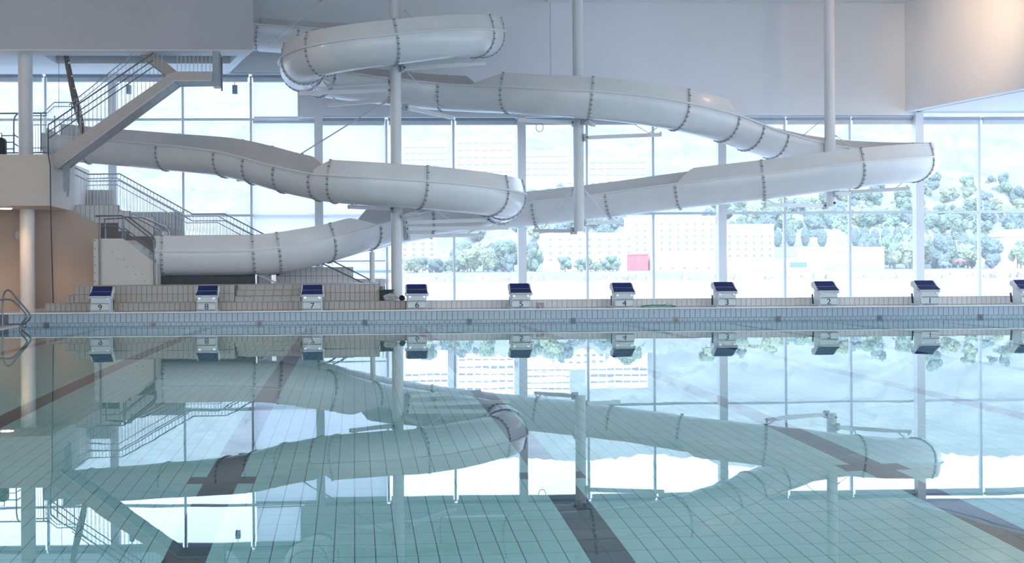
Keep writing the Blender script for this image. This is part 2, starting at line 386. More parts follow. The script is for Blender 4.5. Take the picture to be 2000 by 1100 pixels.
# ================================================================== LEFT BLOCK: box overhang, balcony, columns
ZO = 7.25
fY = 34.6
fr = PZ(495, 97, ZO); fY = fr.y
bk = PZ(443, 147, ZO)
h0 = PZ(83, 107, ZO); h1 = PZ(465, 108, ZO); h2 = PZ(449, 124, ZO); h3 = PZ(111, 124, ZO)
root = empty('wall_box_overhang', (RX0, fY, ZO), kind='structure')
xr_at = lambda y: fr.x + (bk.x - fr.x) * (y - fr.y) / (bk.y - fr.y)
def slab(name, poly, m, h, z=ZO): return MB().prism([(p[0], p[1], z) for p in poly], (0, 0, h)).build(name, m, root)
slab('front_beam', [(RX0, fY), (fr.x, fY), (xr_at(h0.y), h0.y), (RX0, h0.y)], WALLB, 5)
MB().prism([(p[0], p[1], ZO - .025) for p in ((RX0, fY), (fr.x, fY), (xr_at(h0.y), h0.y), (RX0, h0.y))], (0, 0, .024)).build('soffit_board', CEIL, root)
slab('right_beam', [(h1.x, h1.y), (xr_at(h1.y), h1.y), (xr_at(h2.y), h2.y), (h2.x, h2.y)], WALL, 5)
slab('left_slab', [(RX0, h0.y), (h0.x, h0.y), (h3.x, h3.y), (RX0, h3.y)], WALL, 5)
slab('back_slab', [(RX0, h2.y), (xr_at(h2.y), h2.y), (xr_at(YW - .4), YW - .4), (RX0, YW - .4)], WALL, 5)
# balcony
bf = P(98, 355, 33.7); ZB0, ZB1 = 2.99, 4.33; br = PZ(140, 412, ZB0)
bal = MB().prism([(RX0, 33.7, ZB0), (bf.x, 33.7, ZB0), (br.x, br.y, ZB0), (br.x, YW - .5, ZB0), (RX0, YW - .5, ZB0)], (0, 0, ZB1 - ZB0))
struct('wall_balcony', bal, BALC)
# wall under the balcony, its right end cut by the rear stair
yu = 36.3
pu = [P(-400, 600, yu), P(192, 560, yu), P(192, 437, yu), P(176, 432, yu), P(150, 414, yu), P(140, 413, yu)]
pu[0].z = .1; pu[1].z = .1; pu[5].z = ZB0; pu.append(Vector((pu[0].x, yu, ZB0)))
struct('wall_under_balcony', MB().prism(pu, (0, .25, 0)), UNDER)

def column(name, x, Y, r, z0, z1, label, m=STEELW):
    root = empty(name, (x, Y, z0), label, 'column')
    MB().tube([(x, Y, z0), (x, Y, z1)], r, 28).build('shaft', m, root, smooth=True)
    MB().tube([(x, Y, z0), (x, Y, z0 + .03)], r + .05, 28).build('base_plate', m, root, smooth=True)
    return root
cx = P(53.5, 500, 35.5).x
column('round_column', cx, 35.5, .20, .10, ZB0, 'round white column under the balcony in warm light')
cx2 = P(50, 210, 35.5).x
column('round_column', cx2, 35.5, .195, ZB1, ZO, 'round grey column standing on the balcony under the box')

# warm downlights under the balcony
def downlight(x, Y, label, power):
    p = (x, Y, ZB0)
    root = empty('downlight', p, label, 'lamp', 'downlights under the balcony')
    MB().tube([(x, Y, ZB0), (x, Y, ZB0 - .035)], .19, 24).build('ring', STEELW, root, smooth=True)
    MB().tube([(x, Y, ZB0 - .03), (x, Y, ZB0 - .05)], .16, 24).build('diffuser', mat('warm diffuser', (1, .9, .75), emit=((1, .72, .42), 14)), root, smooth=True)
    d = bpy.data.lights.new('downlight', 'SPOT'); d.energy = power; d.color = (1, .60, .33); d.spot_size = math.radians(150); d.spot_blend = .8; d.shadow_soft_size = .16
    lo = bpy.data.objects.new('downlight_light', d); C.objects.link(lo); lo.location = (x, Y, ZB0 - .08)
dl = P(8, 408, 34.2)
downlight(dl.x, 34.35, 'bright oval downlight in the balcony soffit at the left edge', 60)

# ================================================================== TILED STANDS
YP = 31.5; ZP = .495
xa = P(88, 597, YP).x; xb = P(792, 592, YP).x
pr = struct('wall_parapet_left', MB().box((xa, YP, ZD - .2), (xb, YP + .42, ZP - .012)), GROUTB)
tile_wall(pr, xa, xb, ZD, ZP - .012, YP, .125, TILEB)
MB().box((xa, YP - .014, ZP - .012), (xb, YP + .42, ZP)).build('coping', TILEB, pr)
xe = RX1 - .3
pr = struct('wall_parapet_right', MB().box((xb + .01, YP, ZD - .01), (xe, YP + .42, ZP - .012)), mat('pale grout', (.44, .42, .41), .9, var=.08, scale=20))
tile_wall(pr, xb + .01, P(2030, 590, YP).x, ZD, ZP - .012, YP, .125, TILEW)
MB().box((xb + .01, YP - .014, ZP - .012), (xe, YP + .42, ZP)).build('coping', TILEW, pr)
# upper stand
YU = 31.93; ZU = .915
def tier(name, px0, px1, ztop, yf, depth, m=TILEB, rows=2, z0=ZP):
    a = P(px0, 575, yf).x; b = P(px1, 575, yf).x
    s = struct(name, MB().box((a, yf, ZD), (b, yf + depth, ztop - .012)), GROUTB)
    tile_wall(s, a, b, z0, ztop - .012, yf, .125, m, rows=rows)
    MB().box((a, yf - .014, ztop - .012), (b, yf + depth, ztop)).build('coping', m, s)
    return s
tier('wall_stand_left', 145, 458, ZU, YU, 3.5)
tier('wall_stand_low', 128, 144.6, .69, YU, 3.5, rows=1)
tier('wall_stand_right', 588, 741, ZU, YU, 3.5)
a = P(458.3, 575, YU).x + .005; b = P(587.7, 575, YU).x - .005
for i, (zt, yy) in enumerate(((.63, YU + .0), (.775, YU + .35), (ZU, YU + .7))):
    s = struct('wall_stand_step_%d' % (i + 1), MB().box((a, yy, ZD), (b, YU + 3.5, zt - .012) if i == 2 else (b, yy + .349, zt - .012)), GROUTB)
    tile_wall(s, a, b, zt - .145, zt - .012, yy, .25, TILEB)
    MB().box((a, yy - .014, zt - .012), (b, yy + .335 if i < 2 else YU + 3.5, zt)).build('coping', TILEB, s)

# ================================================================== STARTING BLOCKS
def make_block(k):
    """starting block at the origin, facing -Y (the pool), standing on z = 0"""
    label = 'white starting block marked %d with blue treads, ' % k + {9: 'nearest the pool ladder', 8: 'below the run-out channel', 7: 'left of the black crate', 6: 'beside the foot of the tall column',
        5: 'beside the grey outlet box', 4: 'left of the green hose', 3: 'right of the green hose', 2: 'below the right hanging column', 1: 'last one fully in view at right'}[k] if k else 'white starting block with blue treads cut off by the right picture edge'
    root = empty('starting_block', (lane(k), DP + .01, ZD), label, 'starting block', 'starting blocks along the pool end')
    ox, oy, oz = root.location
    def part(mb, name, m, parent=None, **kk):
        mb.v = [(v[0] + ox, v[1] + oy, v[2] + oz) for v in mb.v]
        return mb.build(name, m, parent or root, **kk)
    part(MB().hexa([(-.235, .02, 0), (.235, .02, 0), (.235, .40, 0), (-.235, .40, 0)], [(-.228, .012, .36), (.228, .012, .36), (.228, .40, .42), (-.228, .40, .42)]), 'pedestal', BLOCKW, bevel=.02)
    part(MB().box((-.245, .0, 0), (.245, .52, .018)), 'foot_plate', BLOCKW, bevel=.006)
    part(MB().hexa([(-.19, .40, .018), (.19, .40, .018), (.19, .50, .018), (-.19, .50, .018)], [(-.19, .40, .42), (.19, .40, .42), (.19, .47, .44), (-.19, .47, .44)]), 'rear_support', BLOCKW, bevel=.01)
    dk = [(-.02, .352), (-.025, .388), (.20, .478), (.36, .598), (.40, .598), (.40, .42), (.02, .345)]
    part(MB().prism([(-.24, y, z) for y, z in dk], (.48, 0, 0)), 'deck', BLOCKW, bevel=.006)
    part(MB().hexa([(-.252, -.032, .388), (.252, -.032, .388), (.237, .18, .472), (-.237, .18, .472)], [(-.252, -.036, .402), (.252, -.036, .402), (.237, .175, .486), (-.237, .175, .486)]), 'tread', BLUE, bevel=.003)
    part(MB().hexa([(-.235, .212, .489), (.235, .212, .489), (.230, .36, .600), (-.230, .36, .600)], [(-.235, .205, .501), (.235, .205, .501), (.230, .353, .612), (-.230, .353, .612)]), 'kick_tread', BLUE, bevel=.003)
    for s in (-1, 1):
        # white fins beside the wedge, grips below the deck, dark slanted bars at the rear
        part(MB().prism([(s * .242, y, z) for y, z in ((.06, .40), (.26, .42), (.46, .46), (.50, .53), (.44, .59), (.34, .60), (.19, .50))], (s * .022, 0, 0)), 'side_fin', STEELW, bevel=.006)
        part(MB().tube([(s * .225, .02, .335), (s * .262, .02, .34), (s * .272, .09, .375), (s * .268, .16, .40), (s * .245, .20, .41)], .019, 8), 'grip', STEELW, smooth=True)
        part(MB().hexa([(s * .215 - .012, .46, .05), (s * .215 + .012, .46, .05), (s * .215 + .012, .51, .05), (s * .215 - .012, .51, .05)], [(s * .215 - .012, .50, .29), (s * .215 + .012, .50, .29), (s * .215 + .012, .55, .29), (s * .215 - .012, .55, .29)]), 'rear_bar', BLACK)
        part(MB().box((s * .17 - .03, -.004, .285), (s * .17 + .03, .02, .335)), 'bracket', STEEL)
    pl = part(MB().box((-.215, -.004, .045), (.215, .018, .185)), 'front_plate', BLOCKW, bevel=.01)
    # rounded steel hand bar around the plate
    pts = []
    for cxx, czz, a0 in ((.185, .075, -90), (.185, .175, 0), (-.185, .175, 90), (-.185, .075, 180)):
        for j in range(5):
            an = math.radians(a0 + j * 22.5); pts.append((cxx + .04 * math.cos(an), -.03, czz + .04 * math.sin(an)))
    part(MB().tube(pts, .009, 6, closed=True), 'hand_bar', STEEL, smooth=True)
    if k:
        cu = bpy.data.curves.new('number', 'FONT'); cu.body = str(k); cu.size = .19; cu.align_x = 'CENTER'; cu.extrude = .002
        to = bpy.data.objects.new('tmp', cu); C.objects.link(to)
        dg = bpy.context.evaluated_depsgraph_get(); me = bpy.data.meshes.new_from_object(to.evaluated_get(dg)); bpy.data.objects.remove(to)
        me.transform(Matrix.Translation((ox, oy - .008, oz + .056)) @ Matrix.Rotation(math.pi / 2, 4, 'X') @ Matrix.Diagonal((1.15, 1, 1, 1)))
        link('number', me, INK, pl)
    return root
for k in (9, 8, 7, 6, 5, 4, 3, 2, 1, 0): make_block(k)

# lane rope anchor plates set in the end wall
for i, k in enumerate((9.5, 8.5, 7.5, 6.5, 5.5, 4.5, 3.5, 2.5, 1.5, .5)):
    x = lane(k); z = .0
    lb = {9.5: 'dark anchor plate in the pool end wall between the ladder and block 9', 8.5: 'pale anchor plate in the pool end wall below the run-out box', 7.5: 'pale anchor plate in the pool end wall below the recessed seat steps',
          6.5: 'dark anchor plate in the pool end wall below the short slide post', 5.5: 'dark anchor plate in the pool end wall below the tip of the lower slide', 4.5: 'dark anchor plate in the pool end wall under the middle hanging column',
          3.5: 'pale anchor plate in the pool end wall just right of the green hose', 2.5: 'dark anchor plate in the pool end wall left of block 2', 1.5: 'dark anchor plate in the pool end wall right of block 2', .5: 'dark anchor plate in the pool end wall nearest the right picture edge'}[k]
    root = empty('anchor_plate', (x, DP, z), lb, 'anchor plate', 'lane rope anchors in the pool end wall')
    m = PLATE if k not in (8.5, 7.5, 3.5) else mat('anchor plate pale', (.36, .33, .30), .5)
    MB().box((x - .062, DP - .014, .008), (x + .062, DP - .002, .072)).box((x - .062, DP - .014, -.055), (x + .062, DP - .002, .0079)).build('plate', m, root)
    MB().tube([(x, DP - .03, -.02), (x, DP - .03, .03)], .01, 8).build('hook', STEELD, root, smooth=True)

# ================================================================== WATER SLIDES
R_, ST = .56, .10
def prof(hl, hr, off, n=14):
    """cross-section, left lip over the bottom to the right lip, grown outward by off; returns (side, up) pairs"""
    r = R_ + off; out = []
    out.append((-r, 0))
    for i in range(n + 1):
        a = math.pi + math.pi * i / n
        out.append((r * math.cos(a), -ST + r * math.sin(a)))
    out.append((r, 0))
    return out
def slide(name, label, ctrl, guards):
    """ctrl: (px, py, Y, is_flange). guards: (side -1 left / +1 right, first ctrl, last ctrl, cut at start, cut at end)"""
    pts = [P(c[0], c[1], c[2]) for c in ctrl]
    sm, idx = spline(pts, .10); N = len(sm)
    arc = [0]
    for i in range(1, N): arc.append(arc[-1] + (sm[i] - sm[i-1]).length)
    fr = []
    for i in range(N):
        t = sm[min(i + 1, N - 1)] - sm[max(i - 1, 0)]; t.normalize()
        h = Vector((t.x, t.y, 0)); h.normalize(); right = Vector((h.y, -h.x, 0)); up = right.cross(t)
        if up.z < 0: up = -up
        fr.append((t, right, up))
    root = empty(name, sm[0], label, 'water slide')
    def pt(i, su): return sm[i] + fr[i][1] * su[0] + fr[i][2] * su[1]
    fl = [idx[j] for j, c in enumerate(ctrl) if c[3]]
    cuts = sorted(set([0] + fl + [N - 1]))
    GH = .40
    def gheight(side, i):
        best = 0
        for s, a, b, ca, cb in guards:
            if s != side: continue
            s0, s1 = arc[idx[a]], arc[idx[b]]
            if s0 <= arc[i] <= s1:
                h = GH
                if ca: h = min(h, GH * (arc[i] - s0) / ca)
                if cb: h = min(h, GH * (s1 - arc[i]) / cb)
                best = max(best, h)
        return best
    pin = prof(0, 0, 0); pout = prof(0, 0, .022); np_ = len(pin)
    def gprof(side, h, off): # guard leaning slightly inwards
        q = R_ + .011
        return [(side * (q + off), .0), (side * (q + off - .10 * h), h * .55), (side * (q + off - .24 * h), h)]
    for a, b in zip(cuts[:-1], cuts[1:]):
        vs = []; fs = []; rng = range(a, b + 1); m = len(rng)
        for i in rng: vs += [pt(i, s) for s in pout] + [pt(i, s) for s in pin[::-1]]
        w_ = 2 * np_
        for r in range(m - 1):
            for k in range(w_): fs.append((r*w_+k, r*w_+(k+1) % w_, (r+1)*w_+(k+1) % w_, (r+1)*w_+k))
        fs += [tuple(range(w_))[::-1], tuple(range((m-1)*w_, m*w_))]
        sec = MB().add(vs, fs).build('section', SLIDE, root, smooth=True)
        for side in (-1, 1):
            mbr = MB()
            q = [(side * (R_ - .01), -.022), (side * (R_ + .075), -.022), (side * (R_ + .075), .022), (side * (R_ - .01), .022)]
            vs = [pt(i, s) for i in rng for s in q]; fs = []
            for r in range(m - 1):
                for k in range(4): fs.append((r*4+k, r*4+(k+1) % 4, (r+1)*4+(k+1) % 4, (r+1)*4+k))
            fs += [(3, 2, 1, 0), tuple(range((m-1)*4, m*4))]
            mbr.add(vs, fs).build('rim', RIM, sec)
            # guard
            run = []
            for i in list(rng) + [None]:
                h = gheight(side, i) if i is not None else 0
                if h > 0: run.append((i, h))
                elif run:
                    if len(run) > 1:
                        vs = []; fs = []
                        for (j, hh) in run: vs += [pt(j, s) for s in gprof(side, hh, .011)] + [pt(j, s) for s in gprof(side, hh, -.011)[::-1]]
                        for r in range(len(run) - 1):
                            for k in range(6): fs.append((r*6+k, r*6+(k+1) % 6, (r+1)*6+(k+1) % 6, (r+1)*6+k))
                        fs += [(5, 4, 3, 2, 1, 0), tuple(range((len(run)-1)*6, len(run)*6))]
                        MB().add(vs, fs).build('splash_guard', SLIDEG, sec, smooth=True)
                    run = []
    for i in fl:
        if i in (0,): continue
        # flange ring of two mating lips, with bolt heads
        mb = MB(); t = fr[i][0]
        hl, hr = gheight(-1, i), gheight(1, i)
        def outline(off):
            L = prof(0, 0, off)
            l = gprof(-1, hl, off)[::-1] if hl > .1 else []
            r = gprof(1, hr, off) if hr > .1 else []
            return (l[:-1] if l else []) + L + (r[1:] if r else [])
        o_, n_ = outline(.055), outline(.010); k_ = len(o_)
        vs = []
        for d in (-.022, .022):
            vs += [pt(i, s) + t * d for s in o_] + [pt(i, s) + t * d for s in n_]
        fs = []
        for k in range(k_ - 1):
            fs += [(k, k+1, k_+k+1, k_+k), (2*k_+k, 3*k_+k, 3*k_+k+1, 2*k_+k+1), (k, 2*k_+k, 2*k_+k+1, k+1), (k_+k, k_+k+1, 3*k_+k+1, 3*k_+k)]
        fs += [(0, k_, 3*k_, 2*k_), (k_-1, 3*k_-1, 4*k_-1, 2*k_-1)]
        flo = mb.add(vs, fs).build('flange', FLANGE, root)
        bo = MB(); c_ = outline(.045)
        for k in range(0, k_):
            p = pt(i, c_[k])
            bo.tube([p - t * .034, p + t * .034], .014, 6)
        bo.build('bolts', BOLT, flo)['kind'] = 'stuff'
    return root, sm, fr
Fg = True; o_ = False
upper = [(455, 48, 38.0, o_), (505, 55, 38.0, Fg), (586, 61, 38.0, Fg), (690, 67, 37.9, o_), (790, 68, 37.7, Fg), (880, 66, 37.3, o_), (925, 64, 36.6, o_), (943, 63, 35.5, Fg), (926, 62, 34.4, Fg), (860, 65, 33.5, o_),
         (766, 75, 33.0, Fg), (690, 85, 33.0, o_), (628, 98, 33.4, Fg), (592, 115, 34.3, Fg), (592, 130, 35.3, Fg), (628, 142, 36.2, Fg), (690, 151, 36.6, o_), (770, 160, 36.7, o_),
         (863, 169, 36.6, Fg), (930, 172, 36.2, o_), (996, 174, 35.6, Fg), (1075, 179, 35.0, o_), (1153, 184, 34.75, Fg), (1240, 193, 34.8, o_), (1322, 207, 35.15, Fg), (1415, 231, 35.9, Fg), (1462, 249, 36.4, Fg), (1510, 265, 36.9, Fg),
         (1570, 281, 37.5, o_), (1630, 292, 38.0, Fg), (1700, 299, 38.4, o_), (1760, 303, 38.0, Fg), (1792, 307, 37.0, o_), (1783, 309, 36.1, Fg), (1735, 313, 35.5, o_),
         (1667, 320, 35.2, Fg), (1575, 332, 35.25, o_), (1487, 343, 35.45, Fg), (1400, 353, 35.8, o_), (1324, 362, 36.2, Fg), (1255, 371, 36.6, o_), (1188, 380, 37.0, Fg), (1115, 389, 37.35, o_), (1044, 397, 37.7, Fg), (940, 408, 38.1, o_),
         (835, 422, 38.4, Fg), (720, 445, 38.3, o_), (610, 474, 38.0, Fg), (500, 498, 37.7, Fg)]
gi = lambda L, x, n=0: [i for i, c in enumerate(L) if c[0] == x][n]
slideA, smA, frA = slide('water_slide', 'upper white open water slide with two loops running to the far right', upper,
    [(-1, 1, gi(upper, 930), 0, .5), (1, gi(upper, 996) - 1, gi(upper, 1415), 1.1, .4), (-1, gi(upper, 1510), gi(upper, 1324), .6, .5), (1, gi(upper, 1400), gi(upper, 835), .5, .5)])
lower = [(100, 265, 37.4, o_), (178, 273, 37.1, Fg), (250, 279, 36.8, o_), (328, 286, 36.3, Fg), (390, 291, 35.8, o_), (446, 298, 35.2, Fg), (503, 311, 34.6, Fg), (562, 327, 34.0, Fg), (630, 341, 33.35, Fg), (659, 345, 33.1, Fg), (740, 351, 32.85, o_),
         (821, 357, 32.95, Fg), (900, 365, 33.5, o_), (955, 373, 34.35, Fg), (984, 381, 35.4, Fg), (972, 391, 36.3, Fg), (920, 402, 36.9, o_), (835, 414, 36.95, Fg), (770, 426, 36.5, o_), (715, 441, 35.8, Fg), (670, 454, 35.25, o_), (632, 465, 34.9, Fg), (590, 475, 34.6, o_),
         (541, 484, 34.45, Fg), (496, 489, 34.4, Fg), (400, 491, 34.4, o_), (322, 491, 34.4, Fg), (306, 491, 34.4, o_)]
slideB, smB, frB = slide('water_slide', 'lower white open water slide leaving the balcony and ending in the run-out', lower,
    [(-1, 0, gi(lower, 630), 0, .75), (1, gi(lower, 630), gi(lower, 715), .45, .6), (-1, gi(lower, 670) - 1, len(lower) - 1, .9, 0)])

# ================================================================== SLIDE SUPPORT COLUMNS WITH ARMS
def bar(a, b, w_=.05, h_=.07):
    """rectangular hollow section from a to b"""
    a, b = Vector(a), Vector(b); t = (b - a).normalized(); s = t.cross(Vector((0, 0, 1))); s.normalize(); u = s.cross(t)
    q = [s * w_ + u * h_, -s * w_ + u * h_, -s * w_ - u * h_, s * w_ - u * h_]
    return MB().add([a + v for v in q] + [b + v for v in q], [(3, 2, 1, 0), (4, 5, 6, 7), (0, 1, 5, 4), (1, 2, 6, 5), (2, 3, 7, 6), (3, 0, 4, 7)])
def arm(root, pa, pb, plate=True, prop=None):
    a, b = P(*pa), P(*pb)
    o = bar(a, b, .045, .05).build('arm', STEELW, root)
    if plate:
        t = (b - a).normalized()
        bar(a - t * .03, a + t * .05, .09, .10).build('arm_plate', FLANGE, o)
        MB().tube([a + t * .05 + Vector((0, -.11, .0)), a + t * .05 + Vector((0, -.06, 0))], .03, 8).build('bolt', BOLT, o)
    if prop:  # short saddle struts up to the channel
        up = P(*prop); MB().tube([b, up], .022, 6).build('strut', STEELW, o)
        MB().tube([a.lerp(b, .8), up.lerp(b, .2) + Vector((-.1, 0, .12))], .015, 6).build('brace', STEELW, o)
    return o
def rod(root, pa, pb, r=.014, m=None):
    a, b = P(*pa), P(*pb); d = (b - a)
    o = MB().tube([a, b], r, 6).build('tie_rod', m or STEELW, root, smooth=True)
    MB().tube([a, a + d * .06], r * 2, 6).build('turnbuckle', FLANGE, o)
    return o
# column 1: floor to ceiling
Y1 = 34.25; x1 = P(775, 500, Y1).x
c1 = empty('support_column', (x1, Y1, ZD), 'tall white slide column standing behind block 6 from floor to ceiling', 'column')
MB().tube([(x1, Y1, ZD), (x1, Y1, 12.2)], .150, 28).build('shaft', STEELW, c1, smooth=True)
MB().tube([(x1, Y1, ZD), (x1, Y1, ZD + .22)], .20, 28).build('base_collar', STEELW, c1, smooth=True)
arm(c1, (784, 134, 34.2), (947, 125, 34.8), prop=(935, 120, 34.8))
arm(c1, (786, 133, 34.1), (905, 127, 33.9), prop=(900, 121, 33.9))
arm(c1, (764, 177, 34.3), (584, 182, 34.6), prop=(620, 168, 34.6))
arm(c1, (764, 195, 34.4), (642, 205, 36.2), prop=(660, 196, 36.2))
arm(c1, (764, 160, 34.4), (640, 168, 35.3), prop=(632, 158, 35.3))
arm(c1, (768, 408, 34.1), (681, 404, 33.2), prop=(695, 396, 33.1))
arm(c1, (782, 424, 34.2), (818, 416, 33.2), prop=(821, 411, 33.0))
arm(c1, (790, 435, 34.3), (948, 430, 34.6), prop=(955, 420, 34.4))
arm(c1, (792, 447, 34.3), (992, 445, 35.4), prop=(985, 438, 35.4))
arm(c1, (794, 462, 34.4), (935, 459, 36.6), prop=(940, 452, 36.6))
arm(c1, (792, 210, 34.5), (884, 230, 36.5), prop=(870, 224, 36.5))
rod(c1, (757, 196, 34.3), (587, 301, 34.3), .02, FLANGE)
rod(c1, (795, 140, 34.4), (862, 214, 36.4), .012)
rod(c1, (790, 20, 34.3), (812, 42, 33.4), .010)
rod(c1, (826, 398, 34.4), (880, 430, 36.2), .010)
rod(c1, (630, -2, 34.6), (526, 91, 37.6), .014)
# column 2: hangs from the ceiling
Y2 = 35.6; x2 = P(1130, 300, Y2).x; zb2 = P(1130, 451, Y2).z
c2 = empty('support_column', (x2, Y2, zb2), 'middle white slide column hanging from the ceiling between blocks 5 and 4', 'column')
MB().tube([(x2, Y2, zb2), (x2, Y2, ZC)], .148, 28).build('shaft', STEELW, c2, smooth=True)
MB().tube([(x2, Y2, zb2 - .012), (x2, Y2, zb2 + .01)], .152, 28).build('end_cap', STEELW, c2, smooth=True)
arm(c2, (1121, 240, 35.5), (1012, 234, 35.5), prop=(1005, 229, 35.5))
arm(c2, (1141, 237, 35.4), (1160, 244, 34.8), prop=(1153, 239, 34.8))
arm(c2, (1142, 269, 35.5), (1292, 263, 35.2), prop=(1290, 257, 35.2))
arm(c2, (1121, 451, 35.7), (1043, 451, 37.5), prop=(1046, 442, 37.6))
arm(c2, (1139, 436, 35.7), (1207, 434, 36.9), prop=(1195, 430, 36.9))
rod(c2, (1120, 368, 35.6), (1062, 446, 37.3)); rod(c2, (1141, 370, 35.6), (1192, 432, 36.8))
rod(c2, (1228, 236, 35.2), (1270, 262, 35.2), .010)
# column 3
Y3 = 37.0; x3 = P(1621, 300, Y3).x; zb3 = P(1621, 403, Y3).z
c3 = empty('support_column', (x3, Y3, zb3), 'right white slide column hanging inside the right loop over block 2', 'column')
MB().tube([(x3, Y3, zb3), (x3, Y3, ZC)], .152, 28).build('shaft', STEELW, c3, smooth=True)
MB().tube([(x3, Y3, zb3 - .012), (x3, Y3, zb3 + .01)], .155, 28).build('end_cap', STEELW, c3, smooth=True)
MB().tube([(x3 + .07, Y3 - .16, zb3 + .09), (x3 + .07, Y3 - .12, zb3 + .09)], .035, 12).build('socket', BLACK, c3, smooth=True)
arm(c3, (1612, 402, 36.9), (1494, 400, 35.6), prop=(1495, 393, 35.5))
arm(c3, (1631, 378, 36.9), (1665, 378, 35.3), prop=(1668, 371, 35.3))
arm(c3, (1632, 377, 36.9), (1777, 368, 36.2), prop=(1770, 362, 36.2))
rod(c3, (1610, 230, 36.9), (1560, 272, 37.6), .010); rod(c3, (1632, 265, 36.9), (1672, 292, 38.2), .010); rod(c3, (1612, 270, 36.9), (1603, 295, 37.6), .010)
# short post under the lower slide
Yp = 35.2; xp = P(727, 520, Yp).x
sp = empty('support_post', (xp, Yp, ZU), 'short white post carrying the lower slide above the tiled stand', 'post')
MB().tube([(xp, Yp, ZU), (xp, Yp, P(727, 492, Yp).z)], .072, 20).build('shaft', STEELW, sp, smooth=True)
MB().tube([(xp, Yp, P(727, 492, Yp).z), (xp, Yp, P(727, 484, Yp).z)], .03, 10).build('saddle', FLANGE, sp, smooth=True)
# bracket carrying the lower slide near the balcony
bk_ = empty('slide_bracket', P(470, 352, 35.1), 'white bracket arm under the lower slide left of the blinds', 'bracket')
bar(P(464, 350, 35.0), P(505, 350, 35.4), .05, .06).build('arm', STEELW, bk_)
MB().tube([P(470, 350, 35.0), P(466, 341, 35.1)], .03, 8).build('saddle', STEELW, bk_)
MB().tube([P(498, 352, 35.4), P(493, 358, YW - .3)], .02, 8).build('tie', STEELW, bk_)

# ================================================================== RUN-OUT END BOX WITH STEPS AND RAILS
Yr = 33.35
rb = empty('runout_box', P(245, 557, Yr), 'cream end box of the slide run-out with a sloping side panel', 'slide end')
poly = [P(193, 466, Yr), P(240, 466, Yr), P(304, 515, Yr), P(306, 557, Yr), P(194, 557, Yr)]
for p in poly[3:]: p.z = ZU
MB().prism(poly, (0, .05, 0)).build('side_panel', mat('cream panel', (.66, .63, .58), .5, var=.04, scale=3), rb, bevel=.006)
poly2 = [p + Vector((0, 2.0, 0)) for p in poly]
MB().prism(poly2, (0, .05, 0)).build('rear_panel', MATS['cream panel'], rb)
a, b = bx(183, 193, 467, 557, Yr, 2.05); MB().box((a[0], a[1], ZU), b).build('end_panel', MATS['cream panel'], rb)
for i in range(6):
    z = ZU + .1 + i * .21; c = (a[0] + .03, Yr - .01, z); MB().tube([c, (c[0], Yr + .02, z)], .014, 6).build('bolt', BOLT, rb)
for i, (px, py) in enumerate(((219, 493), (228, 507), (241, 507), (247, 522), (260, 522), (265, 536), (278, 536), (283, 549))):
    c = P(px, py, Yr); MB().tube([c - Vector((0, .008, 0)), c], .012, 6).build('bolt', BOLT, rb)
# steps inside
for i in range(5):
    f0 = P(240 + i * 13, 470 + i * 10, Yr); z1 = f0.z - .08
    MB().box((f0.x, Yr + .06, ZU), (f0.x + .19, Yr + 1.98, z1)).build('step', MATS['cream panel'], rb)
def railtube(root, pix, Y, r=.022, name='rail', m=STEELD): return MB().tube([P(x, y, Y) for x, y in pix], r, 8).build(name, m, root, smooth=True)
rr = empty('handrail', P(195, 557, Yr - .05), 'dark steel handrail on the near side of the run-out box', 'handrail')
railtube(rr, [(186, 422), (238, 421.5), (295, 466), (300, 474), (302, 557)], Yr - .05)
railtube(rr, [(195, 422), (195, 557)], Yr - .05, name='post'); railtube(rr, [(197, 443), (230, 443), (297, 491)], Yr - .05, .018, 'mid_rail')
railtube(rr, [(240, 423), (239, 466)], Yr - .05, .02, 'post')
rr2 = empty('handrail', P(251, 465, Yr + .5), 'dark steel handrail in the middle of the run-out steps', 'handrail')
railtube(rr2, [(243, 424), (251, 424), (298, 460), (303, 470), (304, 513)], Yr + .5); railtube(rr2, [(204, 428), (242, 426)], Yr + .5, .016, 'mid_rail')
railtube(rr2, [(205, 428), (206, 466)], Yr + .5, .02, 'post'); railtube(rr2, [(241, 424), (244, 467)], Yr + .5, .02, 'post'); railtube(rr2, [(244, 446), (298, 488)], Yr + .5, .016, 'mid_rail')
rr3 = empty('handrail', P(268, 466, Yr + 2.2), 'bright steel handrail on the far side of the run-out steps', 'handrail')
railtube(rr3, [(254, 424), (268, 426), (313, 449), (317, 456), (318, 500)], Yr + 2.1, .022, 'rail', STEEL)
railtube(rr3, [(268, 424), (280, 425), (322, 443), (330, 452), (331, 500)], Yr + 2.3, .022, 'rail', STEEL)
# trestle below the run-out; the dark area there is a plain dark box
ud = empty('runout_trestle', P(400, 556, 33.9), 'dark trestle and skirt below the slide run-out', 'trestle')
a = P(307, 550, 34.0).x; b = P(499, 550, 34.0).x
MB().box((a, 34.0, ZU), (b, 35.2, P(400, 540, 34.0).z)).build('filler', mat('dark skirt', (.045, .055, .065), .6, var=.2, scale=4), ud)
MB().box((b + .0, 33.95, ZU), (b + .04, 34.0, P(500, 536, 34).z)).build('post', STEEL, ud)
MB().prism([P(500, 537, 34.2), P(505, 537, 34.2), P(545, 553, 34.2), P(538, 553, 34.2)], (0, .05, 0)).build('diagonal', STEELD, ud)
MB().box(*bx(530, 539, 537, 553, 34.3, .08)).build('foot', STEEL, ud)

